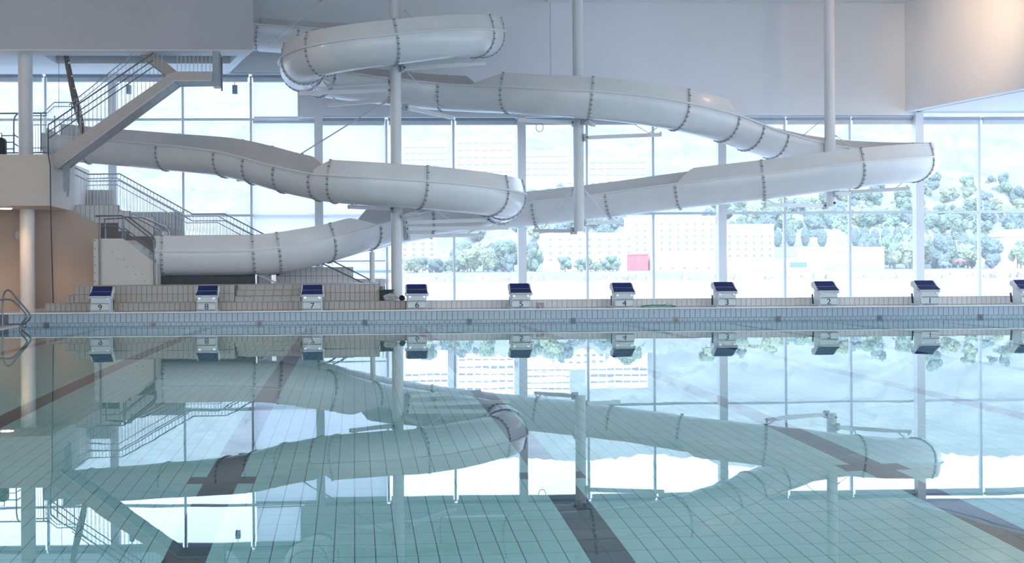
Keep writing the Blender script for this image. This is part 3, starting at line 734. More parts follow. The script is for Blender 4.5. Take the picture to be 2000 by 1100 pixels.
# ================================================================== REAR TILED STAIR WITH RAILINGS
def simple_tile_wall(name, px0, px1, py0, py1, Y, depth, m, tw=.16, rows=1, z0=None):
    a = P(px0, (py0 + py1) / 2, Y).x; b = P(px1, (py0 + py1) / 2, Y).x; z1 = P((px0 + px1) / 2, py0, Y).z; zb = z0 if z0 is not None else P((px0 + px1) / 2, py1, Y).z
    s = struct(name, MB().box((a, Y, ZD), (b, Y + depth, z1)), GROUTB)
    tile_wall(s, a, b, zb, z1, Y, tw, m, rows=rows)
    return s
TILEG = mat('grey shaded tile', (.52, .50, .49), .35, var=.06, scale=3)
simple_tile_wall('wall_stair_top', 139, 231, 400.5, 436, 37.0, .25, TILEW, .14)
simple_tile_wall('wall_stair_mid', 231.2, 253, 412, 452, 37.0, .25, TILEW, .14)
simple_tile_wall('wall_stair_low', 253.2, 300, 424, 462, 37.0, .25, TILEW, .14)
simple_tile_wall('wall_stair_rear_top', 139, 222, 371, 440, 38.65, .25, TILEG, .22, 2)
simple_tile_wall('wall_stair_rear_low', 251, 358, 414, 462, 38.65, .25, TILEG, .22, 2)
simple_tile_wall('wall_stair_rear_mid', 358.2, 545, 459, 500, 38.65, .25, TILEW, .22, 1)
simple_tile_wall('wall_stair_rear_end', 546, 690, 522, 556, 38.3, .25, TILEW, .16, 2)
simple_tile_wall('wall_stair_foot', 690.2, 752, 545, 560, 38.3, .25, TILEW, .16, 1)
# solid stair flight between the walls
fl2 = empty('floor_stair', P(300, 470, 37.6), kind='structure')
for i in range(16):
    px = 225 + i * 20; py = 412 + i * 10.2 if i < 7 else 475 + (i - 7) * 8
    p = P(px, py, 37.9); q = P(px + 20, py, 37.9)
    MB().box((p.x, 37.26, ZD), (q.x, 38.63, p.z)).build('step', TILEG, fl2)
def railing(name, label, top, mids, Y, m, spacing, base, r=.02, rb_=.009, bm=None, first=None, last=None):
    """top: pixel polyline of the hand rail; mids: vertical pixel offsets of further rails; base: pixel polyline for baluster feet"""
    root = empty(name, P(top[0][0], base[0][1], Y), label, 'railing')
    railtube(root, top, Y, r, 'hand_rail', m)
    for d in mids: railtube(root, [(x, y + d) for x, y in top], Y, r * .8, 'mid_rail', m)
    def yat(L, x):
        for (xa_, ya_), (xb_, yb_) in zip(L[:-1], L[1:]):
            if min(xa_, xb_) <= x <= max(xa_, xb_) and xa_ != xb_: return ya_ + (yb_ - ya_) * (x - xa_) / (xb_ - xa_)
        return L[-1][1] if abs(x - L[-1][0]) < abs(x - L[0][0]) else L[0][1]
    x = first if first is not None else top[0][0] + 1
    x_end = last if last is not None else top[-1][0]
    while x <= x_end:
        a_ = P(x, yat(top, x), Y); b_ = P(x, yat(base, x), Y); b_.x = a_.x
        if a_.z - b_.z > .05: MB().tube([b_, a_], rb_, 5).build('baluster', bm or m, root)
        x += spacing
    return root
T = [(137, 327), (141, 325), (172, 340.5), (234, 339.5), (376, 418), (439, 417.5), (520, 460)]
railing('stair_railing', 'steel railing on the near side of the rear tiled stair', T, (13.5,), 37.05, STEEL, 6.5, [(137, 400), (231, 400), (232, 412), (253, 420), (300, 440), (520, 475)], .02, .009, STEELW)
T2 = [(141, 349), (167, 362), (228, 360.5), (365, 435.5), (425, 434.5), (470, 460)]
T2 = [(141, 338), (168, 349), (228, 347.5), (365, 422.5), (425, 421.5), (500, 462)]
railing('stair_railing', 'steel railing on the far side of the rear tiled stair against the windows', T2, (13,), 38.6, STEEL, 6.5, [(141, 400), (222, 402), (252, 414), (358, 460), (500, 480)], .02, .008, STEELW)
T3 = [(628, 514), (716, 556)]
railing('stair_railing', 'lowest steel stair rail behind the short post by the boats', T3, (), 37.2, STEELD, 400, [(628, 520), (716, 557)], .02)
T3 = [(648, 509), (742, 556)]
railing('stair_railing', 'second low steel stair rail below the right blind', T3, (), 38.2, STEELD, 400, [(648, 520), (742, 557)], .02)

# ================================================================== STEEL STAIR UP TO THE BOX
YS = 34.2; YSb = 35.4
st = empty('steel_staircase', P(100, 325, YS), 'beige steel staircase rising from the balcony to the box overhang', 'staircase')
poly = [P(97, 306, YS), P(330, 145, YS), P(345, 139.5, YS), P(415, 139.5, YS), P(415, 156, YS), P(341, 157, YS), P(110, 328, YS), P(100, 322, YS)]
MB().prism(poly, (0, .05, 0)).build('stringer', STRING, st)
def shiftY(pix, Yn): 
    out = []
    for x, y in pix:
        p = P(x, y, YS); out.append(Vector((p.x, Yn, p.z)))
    return out
pixs = [(97, 306), (330, 145), (345, 139.5), (415, 139.5), (415, 156), (341, 157), (110, 328), (100, 322)]
MB().prism(shiftY(pixs, YSb - .05), (0, .05, 0)).build('stringer', STRING, st)
pA, pB = P(112, 315, YS), P(338, 150, YS); nT = 13
for i in range(nT):
    c = pA.lerp(pB, (i + .5) / nT)
    MB().box((c.x - .14, YS + .05, c.z - .02), (c.x + .14, YSb - .05, c.z + .02)).build('tread', TREAD, st)
sf = [P(110, 326, YS), P(341, 155.5, YS)]
MB().prism([(p.x, YS + .051, p.z) for p in sf] + [(p.x, YS + .051, p.z + .03) for p in sf[::-1]], (0, 1.09, 0)).build('soffit_plate', TREAD, st)
l0 = P(341, 152, YS); l1 = P(415, 152, YS)
MB().box((l0.x, YS + .05, l0.z - .05), (l1.x, YSb - .05, l0.z + .02)).build('landing', TREAD, st)
MB().tube([P(341, 157, YS) + Vector((0, -.01, -.01)), P(413, 157, YS) + Vector((0, -.01, -.01)), P(423, 170, YSb)], .012, 6).build('edge_angle', STEELW, st)
MB().tube([P(112, 328, YS) + Vector((0, -.01, -.01)), P(341, 157.5, YS) + Vector((0, -.01, -.01))], .012, 6).build('edge_angle', STEELW, st)
MB().box(*bx(415, 428, 100, 168, YS + .1, .5)).build('hanger_post', mat('grey blue steel', (.34, .38, .42), .5, .2), st)
MB().tube([P(433, 112, YS + .3), P(433.5, 178, YS + .3)], .022, 8).build('pipe', STEELD, st, smooth=True)
# second flight, turning back into the opening
Yq = 35.55
for yy in (Yq, Yq + 1.1):
    q = [P(345, 139, Yq), P(323, 147, Yq), P(262, 98, Yq), P(285, 90, Yq)]
    MB().prism([(p.x, yy, p.z) for p in q], (0, .05, 0)).build('stringer', STRING, st)
qa, qb = P(334, 143, Yq), P(276, 96, Yq)
for i in range(5):
    c = qa.lerp(qb, (i + .5) / 5); MB().box((c.x - .13, Yq + .05, c.z - .02), (c.x + .13, Yq + 1.1, c.z + .02)).build('tread', TREAD, st)
# railings of that stair
base = [(97, 306), (330, 145), (345, 139.5), (415, 139.5)]
railing('stair_railing', 'near railing of the beige steel staircase with three sloping rails', [(94, 244), (275, 120), (300, 103)], (14, 27), YS + .02, STEELD, 8, base, .02, .008, STEEL, first=100, last=322)
railing('stair_railing', 'pale far railing of the beige steel staircase', [(135, 205), (262, 103)], (10,), YSb, STEEL, 8, [(135, 285), (330, 150)], .014, .007, STEELW, first=150, last=262)
railing('stair_railing', 'short railing on the stair landing below the box opening', [(345, 98), (412, 98)], (), YSb, STEEL, 8, [(345, 139), (412, 139)], .016, .01, STEELW)

# balcony railings and things on the balcony
yb_ = 36.6
r1 = empty('balcony_railing', P(30, 300, yb_), 'dark tubular railing at the left end of the balcony', 'railing')
railtube(r1, [(-40, 222), (92, 221)], yb_, .022, 'hand_rail'); railtube(r1, [(27, 298), (27, 238), (29, 228), (35, 221.5)], yb_ - .4, .022, 'post')
for y in (265, 278, 291): railtube(r1, [(3, y), (26, y - .3)], yb_ - .4, .016, 'mid_rail')
railtube(r1, [(27, 263), (38, 270)], yb_ - .4, .016, 'mid_rail'); railtube(r1, [(27, 280), (38, 287)], yb_ - .4, .016, 'mid_rail')
railtube(r1, [(0, 299), (92, 298)], yb_, .02, 'bottom_rail')
r2 = railing('balcony_railing', 'steel railing with thin bars between balcony column and staircase', [(63, 226), (92, 226)], (18, 63), yb_, STEEL, 5, [(63, 298), (92, 298)], .016, .007)
railtube(r2, [(80, 221), (80, 296)], yb_, .02, 'post', STEELD)
r3 = railing('balcony_railing', 'steel railing enclosing the lower slide start behind the staircase', [(84, 221), (90, 215), (106, 200), (148, 200)], (8,), 38.1, STEEL, 5, [(84, 288), (106, 264), (160, 264)], .018, .007)
railtube(r3, [(106, 264), (158, 264)], 38.1, .018, 'bottom_rail', STEEL); railtube(r3, [(140, 200), (140, 264)], 38.1, .02, 'post', STEELD)
railtube(r3, [(107, 226), (107, 297)], 36.9, .018, 'post', STEELD); railtube(r3, [(119.5, 248), (119.5, 295)], 36.9, .012, 'post', STEELD)
railtube(r3, [(82, 290), (106, 268)], 36.9, .02, 'stair_rail', STEELD)
# start tub of the lower slide
ss = empty('slide_start', P(125, 290, 37.3), 'grey end panel at the start of the lower slide behind the staircase foot', 'slide start')
a, b = bx(88, 95, 250, 300, 36.75, 1.2); MB().box((a[0], a[1], ZB1), b).build('end_panel', SLIDEG, ss, bevel=.03); MB().box((a[0] - .5, a[1], ZB1), (a[0] - .01, b[1], ZB1 + .18)).build('step', TREAD, ss, bevel=.01)
# taped hose bundle hanging from the opening
hb = empty('hose_bundle', P(128, 107, 35.9), 'dark taped hose slanting down from the soffit opening behind the stair rails', 'hose')
hp = [(128, 100), (131, 120), (136, 145), (141, 170), (147, 195), (153, 220), (158, 240), (163, 262)]
MB().tube([P(x, y, 35.9) for x, y in hp], [.07, .075, .08, .085, .10, .10, .085, .07], 12).build('hose', HOSE, hb, smooth=True)
for x, y in ((134, 122), (140, 148), (145, 172), (153, 201), (159, 218), (161, 238), (167, 256)):
    MB().tube([P(x, y, 35.78), P(x + 1.2, y + 1.5, 35.78)], .028, 8).build('clip', mat('white clip', (.9, .92, .95), .3), hb, smooth=True)
hc = empty('cable', P(98, 300, 33.55), 'thin black cable hanging down the balcony edge to the tiles', 'cable')
MB().tube([P(94, 245, 34.1), P(94, 300, 33.6), P(98, 324, 33.6), P(99, 400, 33.6), P(101, 480, 33.6), P(103, 560, 33.5), P(104, 592, 33.3)], .013, 6).build('cord', BLACK, hc, smooth=True)
MB().tube([P(115, 107, 35.6), P(115, 210, 35.6)], .007, 5).build('thin_cord', STEELD, hc)
bg_ = empty('bag', P(0, 304, 34.6), 'black rounded bag on the balcony at the left picture edge', 'bag')
a, b = bx(-14, 8, 268, 305, 34.6, .35); MB().box((a[0], a[1], ZB1), b).build('body', BLACK, bg_, bevel=.08)
a, b = bx(-8, 3, 260, 270, 34.75, .03); MB().tube([(a[0], 34.77, b[2] - .15), (a[0], 34.77, b[2]), (b[0], 34.77, b[2]), (b[0], 34.77, b[2] - .15)], .015, 8).build('handle', BLACK, bg_)
# hanging straps beside the balcony
sx = empty('hanging_strap', P(130, 320, 34.6), 'pair of grey straps with pointed end beside the balcony side wall', 'strap')
MB().prism([P(123, 312, 34.5), P(129, 312, 34.5), P(129, 372, 34.5), P(126, 376, 34.5), P(123, 370, 34.5)], (0, .03, 0)).build('strap', STRAP, sx)
MB().prism([P(131, 312, 34.5), P(136, 312, 34.5), P(136, 368, 34.5), P(134, 383, 34.5), P(130, 384, 34.5), P(129.5, 374, 34.5)], (0, .03, 0)).build('strap', STRAP, sx)
# round disc on the warm wall
dd = empty('wall_clock', P(38, 460, yu - .04), 'round grey wall disc half hidden by the lower column', 'clock')
c = P(39, 460, yu - .03); MB().tube([c, c - Vector((0, .05, 0))], .13, 28).build('rim', STEEL, dd, smooth=True)
MB().tube([c - Vector((0, .05, 0)), c - Vector((0, .055, 0))], .105, 28).build('face', mat('clock face', (.55, .52, .48), .5), dd, smooth=True)

# ================================================================== POOL LADDER
YL = 29.2
ld = empty('pool_ladder', P(30, 636, YL), 'bent steel ladder rails at the left pool edge', 'ladder')
def sm_path(pix, Y):
    s_, _ = spline([P(x, y, Y) for x, y in pix], .04); return s_
MB().tube(sm_path([(5, 640), (5, 600), (6, 580), (10, 569.5), (16, 567), (22, 570), (30, 580), (56, 611), (60, 618), (56, 625), (43, 636), (42, 641), (43, 646)], YL), .021, 8).build('rail', STEELD, ld, smooth=True)
MB().tube(sm_path([(-24, 640), (-24, 600), (-14, 588), (0, 586), (20, 585.5), (26, 588), (50, 613), (52.5, 618), (49, 624), (41, 634), (40, 640), (41, 646)], YL - .5), .021, 8).build('rail', STEELD, ld, smooth=True)

# ================================================================== BLINDS
def blind(px0, px1, py0, py1, label):
    a, b = bx(px0, px1, py0, py1, YW - .12, .006)
    root = empty('roller_blind', ((a[0] + b[0]) / 2, YW - .12, b[2]), label, 'blind', 'lowered white roller blinds')
    MB().box(a, b).build('fabric', BLIND, root)
    MB().box((a[0], YW - .13, a[2] - .04), (b[0], YW - .10, a[2])).build('bottom_bar', ALU, root)
    MB().tube([(a[0], YW - .12, b[2]), (b[0], YW - .12, b[2])], .045, 12).build('roller', ALU, root, smooth=True)
blind(495, 618.5, 238, 522, 'lowered white roller blind left of the thick window post')
blind(626, 752, 238, 509, 'lowered white roller blind right of the thick window post')
blind(496, 584, 158, 228, 'small lowered white blind high up beside the box overhang')

# small boxes hanging under the left window heads
for x, lb in ((251, 'small blue grey box hanging at the window behind the stair railing'), (458.5, 'small blue grey box hanging at the window right of the stair landing')):
    yh = YW - .24; root = empty('hanging_box', P(x, 174, yh), lb, 'box')
    MB().box(*bx(x - 5, x + 5, 166, 183, yh, .14)).build('body', SPEAK, root, bevel=.01)
    q = P(x, 167, yh + .07); MB().tube([q, Vector((q.x, q.y, ZH - .04))], .012, 6).build('stem', STEELW, root)
# wire ring
rg = empty('wire_ring', P(1054, 249, 38.5), 'small wire ring hanging below the slide left of the middle column', 'ring')
c = P(1054, 249, 38.5); MB().tube([c + Vector((.11 * math.cos(i * math.pi / 10), 0, .13 * math.sin(i * math.pi / 10))) for i in range(20)], .012, 6, closed=True).build('ring', STEEL, rg, smooth=True)
MB().tube([c + Vector((0, 0, .13)), c + Vector((0.02, 0, .30))], .006, 5).build('wire', STEEL, rg)

# bags and sheet on the parapet by the first column
cr = empty('black_crate', P(755, 588, 31.8), 'black crate standing on the low wall beside the tall column', 'crate')
a, b = bx(742, 768, 568, 590, 31.71, .19); MB().box((a[0], a[1], ZP), (b[0], b[1], b[2])).build('body', BLACK, cr, bevel=.01)
MB().box((a[0] - .02, a[1] - .02, b[2]), (b[0] + .02, b[1] + .02, b[2] + .03)).build('lid', mat('dark teal lid', (.03, .06, .08), .5), cr)
def crumple(name, px0, px1, py0, py1, Y, depth, m, label, seed):
    a, b = bx(px0, px1, py0, py1, Y, depth); root = empty(name, ((a[0] + b[0]) / 2, Y, ZP), label, 'plastic sheet')
    bm = bmesh.new(); bmesh.ops.create_icosphere(bm, subdivisions=4, radius=1)
    for v in bm.verts:
        n_ = noise.noise(v.co * 2.2 + Vector((seed, 0, 0))) * .45 + noise.noise(v.co * 5 + Vector((0, seed, 0))) * .25
        v.co *= 1 + n_
        v.co = Vector(((a[0] + b[0]) / 2 + v.co.x * (b[0] - a[0]) / 2, Y + depth / 2 + v.co.y * depth / 2, max(ZP + .001, ZP + .02 + (v.co.z * .7 + .4) * (b[2] - ZP))))
    me = bpy.data.meshes.new(name); bm.to_mesh(me); bm.free()
    link('sheet', me, m, root, smooth=True); return root
crumple('plastic_sheet', 750, 775, 577, 588, 31.525, .13, PLASTIC, 'crumpled grey plastic sheet in front of the black crate', 1.3)
crumple('plastic_sheet', 780, 791, 580, 588, 31.53, .15, BLACK, 'crumpled black sheet at the foot of the tall column', 5.1)
lr = empty('leaning_rods', (P(752, 567, 33.0).x, 33.0, ZD), 'two thin pale rods leaning beside the tall column', 'rods')
for xa_, xb_, m_ in ((747, 750, STEELW), (753, 758, STEEL)):
    q = P(xb_, 590, 32.9); MB().tube([P(xa_, 545, 33.2), Vector((q.x, 32.9, ZD))], .012, 6).build('rod', m_, lr)
ob = empty('outlet_box', P(1055, 602, YP - .03), 'small grey outlet box on the low wall right of block 5', 'outlet box')
MB().box(*bx(1047.5, 1062.5, 591, 602.5, YP - .03, .03)).build('body', BOX, ob, bevel=.006)
MB().tube([P(1053, 596, YP - .04), P(1056, 601, YP - .06)], .018, 8).build('plug', STEELW, ob)
gh = empty('green_hose', P(1290, 602, 31.5), 'green hose lying on the pool rim between blocks 4 and 3', 'hose')
zz = ZD + .012
MB().tube([Vector((P(x, 600, 31.4).x, 31.4 + d, zz + h)) for x, d, h in ((1252, 0, 0), (1258, .0, .015), (1275, .02, .03), (1290, 0, .025), (1300, .0, .03), (1308, -.02, .03), (1320, 0, .0))], .014, 8).build('tube', GREEN, gh, smooth=True)
MB().tube([Vector((P(1301, 600, 31.35).x, 31.35, zz + .03)), Vector((P(1310, 600, 31.35).x, 31.35, zz + .045))], [.03, .02], 10).build('nozzle', mat('pale green nozzle', (.25, .65, .4), .4), gh, smooth=True)
# warm lamp before the right bulkhead; unseen left lamp and fill panels are added
def hung_lamp(p, label, power, col, rad=.14, zc=None):
    root = empty('pendant_lamp', p, label, 'lamp', 'pendant lamps')
    MB().tube([(p[0], p[1], p[2] + .12), (p[0], p[1], p[2] + .3), (p[0], p[1], zc or ZC)], [.17, .06, .02], 16).build('stem', STEELW, root, smooth=True)
    MB().tube([(p[0], p[1], p[2] + .13), (p[0], p[1], p[2] + .10)], .19, 20).build('shade', STEELW, root, smooth=True)
    d = bpy.data.lights.new('pendant_light', 'POINT'); d.energy = power; d.color = col; d.shadow_soft_size = rad
    o = bpy.data.objects.new('pendant_light', d); C.objects.link(o); o.location = (p[0], p[1], p[2] - .08)
hung_lamp((15.6, 33.4, 9.0), 'warm lamp hanging in front of the right bulkhead just above the picture', 40, (1, .62, .34))
hung_lamp((-11.5, 25.5, 8.6), 'unseen warm lamp added over the left deck to tint the left side', 150, (1, .64, .38), zc=12.2)  # lamp out of view, added to warm the left side
d = bpy.data.lights.new('wall_washer', 'SPOT'); d.energy = 230; d.color = (1, .66, .40); d.spot_size = math.radians(80); d.spot_blend = 1; d.shadow_soft_size = .2
wl = bpy.data.objects.new('wall_washer', d); C.objects.link(wl); wl.location = (14.9, 33.2, 9.0); wl.rotation_euler = (P(1935, 85, 36.4) - wl.location).to_track_quat('-Z', 'Y').to_euler()
def panel(x, y, z):  # panels out of view, added to brighten the pool floor
    root = empty('fill_panel', (x, y, z), 'unseen cool white fill panel added over the pool', 'lamp', 'added fill panels over the pool')
    MB().box((x - 2.1, y - 1.1, z - .06), (x + 2.1, y + 1.1, z)).build('frame', STEELW, root)
    d = bpy.data.lights.new('fill_light', 'AREA'); d.shape = 'RECTANGLE'; d.size = 4; d.size_y = 2; d.energy = FILLW; d.color = (.90, .96, 1)
    o = bpy.data.objects.new('fill_light', d); C.objects.link(o); o.location = (x, y, z - .07)
FILLW = 75
for y in (7, 20):
    panel(-2, y, 12.2)
    for x in (8, 15): panel(x, y, ZC)

# ================================================================== OUTSIDE
SEAZ = -1.75
sea = MB().add([(-1500, YW + 4, SEAZ), (2500, YW + 4, SEAZ), (2500, 480, SEAZ), (-1500, 480, SEAZ)], [(0, 1, 2, 3)]).build('sea', mat('fjord water', (.22, .30, .36), .18, var=.1, scale=.05, bump=.25, bscale=.8))
tag(sea, 'bright white fjord water between the windows and the far shore', 'sea', kind='stuff')
struct('floor_quay', MB().box((RX0 - 40, YW + .1, -3), (RX1 + 40, YW + 4, -.25)), mat('quay concrete', (.6, .6, .6), .8))
HILL = mat('hazy wooded hill', (.13, .165, .18), .95, scale=.03, col2=(.22, .265, .275), bump=.9, bscale=.12)
ROCK = mat('shore rock', (.20, .185, .18), .9, var=.3, scale=.2)
LEAF = [mat('hazy foliage %d' % i, c, .9, var=.25, scale=.6) for i, c in enumerate(((.13, .20, .165), (.18, .235, .17), (.10, .155, .165)))]
BARK = mat('bark', (.12, .10, .08), .9)
nx_, ny_ = 260, 250
vs = []; fs = []
SHY = 352.0
GZ = ((0, SEAZ - .6), (8, .6), (90, 1.2), (113, 9.3), (190, 15), (290, 32), (1600, 290))
def ground_z(x, y):
    t = max(0, y - SHY)
    for (a_, za), (b_, zb) in zip(GZ[:-1], GZ[1:]):
        if t <= b_: break
    base = za + (zb - za) * (t - a_) / (b_ - a_)
    return base + noise.noise(Vector((x * .006, y * .006, 0))) * min(1, max(0, t - 130) / 300) * 30
for j in range(ny_):
    y = SHY + (1500 ** (j / (ny_ - 1)) - 1) * 1.0
    for i in range(nx_):
        x = (-.42 + 1.05 * i / (nx_ - 1)) * (y + 150)
        z = ground_z(x, y)
        if y - SHY > 125: z += abs(noise.noise(Vector((x * .09, y * .09, 3)))) * 9 + random.random() * 2.5
        vs.append((x, y, z))
for j in range(ny_ - 1):
    for i in range(nx_ - 1): fs.append((j*nx_+i, j*nx_+i+1, (j+1)*nx_+i+1, (j+1)*nx_+i))
struct('ground_hillside', MB().add(vs, fs), HILL, smooth=True)
# rocky shore strip
rk = MB()
for i in range(260):
    x = -140 + i * 1.75 + random.uniform(-.6, .6); y = SHY + 1 + random.random() * 6; s_ = random.uniform(.5, 1.4)
    rk.hexa([(x - s_, y - s_, SEAZ - .3), (x + s_, y - s_, SEAZ - .3), (x + s_, y + s_, SEAZ - .3), (x - s_, y + s_, SEAZ - .3)],
            [(x - s_ * .6, y - s_ * .4, SEAZ + s_ * 1.1), (x + s_ * .5, y - s_ * .5, SEAZ + s_), (x + s_ * .6, y + s_ * .6, SEAZ + s_ * 1.2), (x - s_ * .6, y + s_ * .5, SEAZ + s_ * 1.3)])
ro = rk.build('shore_rocks', ROCK); tag(ro, 'pale rocky shoreline along the far side of the fjord', 'rocks', kind='stuff')

# buildings
BW = mat('white render', (.80, .79, .77), .8, var=.03, scale=.3); BG = mat('grey cladding', (.55, .56, .58), .7, var=.05, scale=.3); BR = mat('red cladding', (.55, .10, .13), .7, var=.06, scale=.5)
BTEAL = mat('teal base band', (.25, .42, .45), .7); BBLUE = mat('blue stacked goods', (.10, .18, .38), .7); BGLASS = mat('building window', (.14, .19, .24), .2, var=.1); ROOF = mat('grey roof', (.45, .46, .48), .8)
_wm = {}; BOXES = []
def building(px0, px1, py0, py1, Y, label, m=BW, wins=None, roof=None, extra=()):
    a = P(px0, py1, Y); b = P(px1, py1, Y); zt = P((px0 + px1) / 2, py0, Y).z; zb = min(P((px0 + px1) / 2, py1, Y).z, ground_z(a.x, Y)) - 1
    BOXES.append((a.x, b.x, Y - .5, Y + 14.5))
    root = empty('building', ((a.x + b.x) / 2, Y, zb), label, 'building')
    MB().box((a.x, Y, zb), (b.x, Y + 14, zt)).build('wall', m, root)
    if roof == 'gable':
        c = (a.x + b.x) / 2; h = (b.x - a.x) * .22
        MB().prism([(a.x - .5, Y - .4, zt), (b.x + .5, Y - .4, zt), (c, Y - .4, zt + h)], (0, 15, 0)).build('roof', ROOF, root)
    else: MB().box((a.x - .25, Y - .25, zt), (b.x + .25, Y + 14.2, zt + .35)).build('roof', roof or m, root)
    if wins:
        cols, rows, ww, wh, y_first, y_step = wins
        key = (ww, wh)
        if key not in _wm:
            q = MB().box((-ww / 2, -.08, -wh / 2), (ww / 2, .05, wh / 2)); me = bpy.data.meshes.new('window'); me.from_pydata(q.v, [], q.f); me.materials.append(BGLASS); _wm[key] = me
        for r in range(rows):
            z = P((px0 + px1) / 2, y_first + r * y_step, Y).z
            for c in range(cols):
                x = a.x + (b.x - a.x) * (c + .5) / cols
                o = bpy.data.objects.new('window', _wm[key]); C.objects.link(o); o.location = (x, Y, z); o.parent = root; o.matrix_parent_inverse = parent_matrix(root).inverted()
    for nm, x0, x1, y0, y1, mm in extra: MB().box(*bx(x0, x1, y0, y1, Y - .3, .4)).build(nm, mm, root)
    return root
building(1066, 1238, 457, 531, 420, 'long white apartment block left of the red shed across the fjord', wins=(9, 4, 1.0, .8, 468, 13))
building(1236, 1398, 424, 528, 432, 'tall white apartment block above the red shed across the fjord', wins=(10, 5, .9, .9, 438, 12.3), extra=(('stair_window', 1298, 1306, 462, 488, BTEAL),))
building(1402, 1512, 440, 528, 440, 'white stepped apartment block behind the third thick window post', wins=(7, 4, .9, .9, 462, 12.5))
building(1243, 1266, 498, 532, 400, 'small red shed on the far shore', m=BR)
building(1278, 1396, 494, 537, 396, 'low white ribbed hall right of the red shed', wins=(5, 1, .8, .8, 524, 5))
building(1588, 1727, 485, 527, 398, 'wide white industrial hall with a blue sign strip', extra=(('sign_strip', 1620, 1678, 489.5, 492, BTEAL), ('base_band', 1610, 1722, 515, 527, BTEAL)))
building(1533, 1590, 507, 527, 394, 'low white store with blue stacked goods left of the industrial hall', extra=(('goods', 1543, 1576, 512, 522, BBLUE),))
building(1962, 2030, 462, 522, 420, 'grey gabled house at the right picture edge', m=BG, roof='gable')
building(1932, 1986, 490, 514, 402, 'low shed with a pale roof in front of the grey house')
building(788, 872, 278, 346, 690, 'pale hillside block left of the first tall mullion', wins=(6, 5, 3.4, 1.0, 288, 12))
building(892, 1002, 268, 396, 700, 'large pale hillside block with rows of balconies above the lower slide', wins=(7, 8, 3.4, 1.0, 280, 14))
building(1024, 1110, 296, 350, 690, 'pale hillside block with balcony rows left of the middle column', wins=(6, 4, 3.6, 1.0, 306, 12))
building(1150, 1262, 308, 352, 690, 'pale hillside block with balcony rows right of the middle column', wins=(7, 3, 4.0, 1.0, 318, 12))
building(782, 852, 466, 512, 430, 'small white house block behind the tall column', wins=(4, 3, 1.2, 1.0, 476, 11))
building(560, 764, 530, 545, 384, 'long blue glazed quay building seen under the blinds', m=BBLUE, wins=(22, 1, .9, .9, 537, 5))
building(1090, 1180, 345, 400, 640, 'pale terrace house row on the hill behind the middle column', wins=(6, 3, 2.0, 1.0, 358, 13))
# vehicles
def car(px0, px1, py0, py1, Y, m, label):
    a, b = bx(px0, px1, py0, py1, Y, 2); h = b[2] - a[2]; L = b[0] - a[0]
    root = empty('car', ((a[0] + b[0]) / 2, Y, a[2]), label, 'car')
    MB().box((a[0], Y, a[2] + .2 * h), (b[0], Y + 1.8, a[2] + .65 * h)).build('body', m, root, bevel=.1)
    MB().hexa([(a[0] + .2 * L, Y, a[2] + .65 * h), (b[0] - .15 * L, Y, a[2] + .65 * h), (b[0] - .15 * L, Y + 1.8, a[2] + .65 * h), (a[0] + .2 * L, Y + 1.8, a[2] + .65 * h)],
              [(a[0] + .32 * L, Y + .15, b[2]), (b[0] - .25 * L, Y + .15, b[2]), (b[0] - .25 * L, Y + 1.6, b[2]), (a[0] + .32 * L, Y + 1.6, b[2])]).build('cabin', BGLASS, root)
    for k in (.2, .8): MB().tube([(a[0] + k * L, Y - .05, a[2] + .22 * h), (a[0] + k * L, Y + .2, a[2] + .22 * h)], .22 * h, 10).build('wheel', BLACK, root)
car(1868, 1885, 505, 515, 392, BR, 'red van parked on the far shore at the right')
car(1838, 1858, 511, 522, 390, BBLUE, 'dark blue van left of the red van on the far shore')
bt = empty('boat', P(1635, 549, 330), 'small white boat moored off the far shore', 'boat')
a = P(1625, 550, 330); b = P(1650, 550, 330)
MB().hexa([(a.x + .6, 329.4, SEAZ - .1), (b.x - .6, 329.4, SEAZ - .1), (b.x - .6, 330.6, SEAZ - .1), (a.x + .6, 330.6, SEAZ - .1)], [(a.x, 329, SEAZ + .8), (b.x, 329, SEAZ + .7), (b.x, 331, SEAZ + .7), (a.x, 331, SEAZ + .8)]).build('hull', BW, bt)
MB().hexa([(a.x + .8, 329.3, SEAZ + .75), (a.x + 2, 329.3, SEAZ + .75), (a.x + 2, 330.7, SEAZ + .75), (a.x + .8, 330.7, SEAZ + .75)], [(a.x + .9, 329.4, SEAZ + 1.7), (a.x + 1.7, 329.4, SEAZ + 1.7), (a.x + 1.7, 330.6, SEAZ + 1.7), (a.x + .9, 330.6, SEAZ + 1.7)]).build('cabin', BW, bt)

# trees: three crown meshes shared by all copies
def crown_mesh(seed, kind):
    bm = bmesh.new(); rnd = random.Random(seed)
    nb = 1 if kind == 'round' else 12
    for b_ in range(nb):
        t = bmesh.new(); bmesh.ops.create_icosphere(t, subdivisions=4 if kind == 'round' else 3, radius=1)
        c = Vector((0, 0, 0)) if kind == 'round' else Vector((rnd.uniform(-.6, .6), rnd.uniform(-.5, .5), rnd.uniform(-.7, .65)))
        s_ = 1 if kind == 'round' else rnd.uniform(.3, .5)
        for v in t.verts:
            n_ = noise.noise(v.co * 3.1 + Vector((seed * 3.3 + b_, 0, 0))) * .34 + noise.noise(v.co * 9 + Vector((0, seed, b_))) * .34
            v.co = c + v.co * s_ * (1 + (n_ * .5 if kind == 'round' else n_))
            if kind == 'round': v.co.z *= 1.25
        me = bpy.data.meshes.new('t'); t.to_mesh(me); t.free(); bm.from_mesh(me); bpy.data.meshes.remove(me)
    me = bpy.data.meshes.new('crown'); bm.to_mesh(me); bm.free(); return me
CR = [crown_mesh(i + 1, 'free') for i in range(3)]; CRR = crown_mesh(9, 'round')
for i, me in enumerate(CR): me.materials.append(LEAF[i])
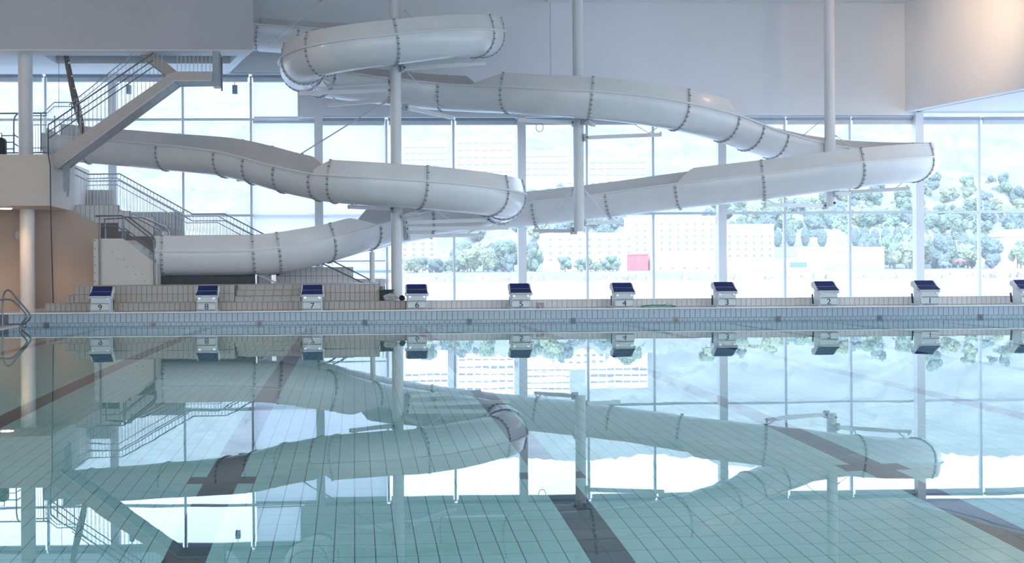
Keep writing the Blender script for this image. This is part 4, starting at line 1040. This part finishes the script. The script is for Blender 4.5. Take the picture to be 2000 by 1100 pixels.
CRR.materials.append(LEAF[2])
q = MB().tube([(0, 0, -1), (0, 0, 0)], [.14, .09], 7); TR = bpy.data.meshes.new('trunk'); TR.from_pydata(q.v, [], q.f); TR.materials.append(BARK)
TREES = []
def tree(px, Y, rad, h, me, label, group):
    p = P(px, 500, Y); p.z = ground_z(p.x, Y); r_ = rad * 1.05
    for qx, qy, qr in TREES:
        if (qx - p.x) ** 2 + (qy - p.y) ** 2 < ((qr + r_) * .93) ** 2: return
    for x0_, x1_, y0_, y1_ in BOXES:
        if x0_ - r_ < p.x < x1_ + r_ and y0_ - r_ < p.y < y1_ + r_: return
    TREES.append((p.x, p.y, r_))
    root = empty('tree', (p.x, p.y, p.z), label, 'tree', group)
    o = bpy.data.objects.new('crown', me); C.objects.link(o); o.parent = root; o.location = (0, 0, h * .56); o.scale = (rad, rad, h * .46); o.rotation_euler.z = random.random() * 6
    t = bpy.data.objects.new('trunk', TR); C.objects.link(t); t.parent = root; t.location = (0, 0, h * .4); t.scale = (max(1, rad * .5), max(1, rad * .5), h * .4 + .5)
# clipped round trees on the terrace
for i, x in enumerate((1519, 1545, 1573, 1606, 1671, 1689, 1709, 1731, 1753, 1772, 1805)):
    tree(x, 467 + (i % 3) * 1.5, 1.55 + .1 * (i % 2), 5.6 + (i % 3) * .3, CRR, 'small clipped round tree in the row above the white hall', 'clipped round trees in a row')
U = random.uniform
for i in range(150):
    h = U(6, 13.5); tree(U(1735, 2012), U(396, 445), h * U(.3, .4), h, CR[i % 3], 'hazy green tree on the right bank of the far shore', 'trees on the right bank')
for i in range(30):
    h = U(7, 12); tree(U(1690, 1775), U(416, 440), h * .33, h, CR[i % 3], 'hazy tree behind the right end of the white hall', 'trees behind the white hall')
for i in range(40):
    h = U(2.6, 5.4); tree(U(1100, 1215), U(368, 392), h * .5, h, CR[i % 2], 'pale green bush on the shore left of the red shed', 'bushes left of the red shed')
for i in range(90):
    h = U(4, 11); tree(U(876, 1066), U(380, 440), h * U(.34, .44), h, CR[(i + 1) % 3], 'hazy tree on the far shore below the lower slide loop', 'trees below the lower slide loop')
for i in range(30):
    h = U(3, 6); tree(U(786, 892), U(376, 400), h * .45, h, CR[i % 3], 'small hazy tree on the shore right of the tall column', 'small trees right of the tall column')
for i in range(230):
    h = U(7, 14); tree(U(1380, 2020), U(478, 700), h * U(.36, .46), h, CR[i % 3], 'blue green forest tree on the slope above the clipped trees', 'forest trees on the slope')
for i in range(100):
    h = U(7, 13); tree(U(780, 1240), U(478, 640), h * U(.36, .46), h, CR[i % 3], 'blue green forest tree on the slope left of the tall apartment block', 'forest trees above the lower shore')
print('trees', len(TREES))
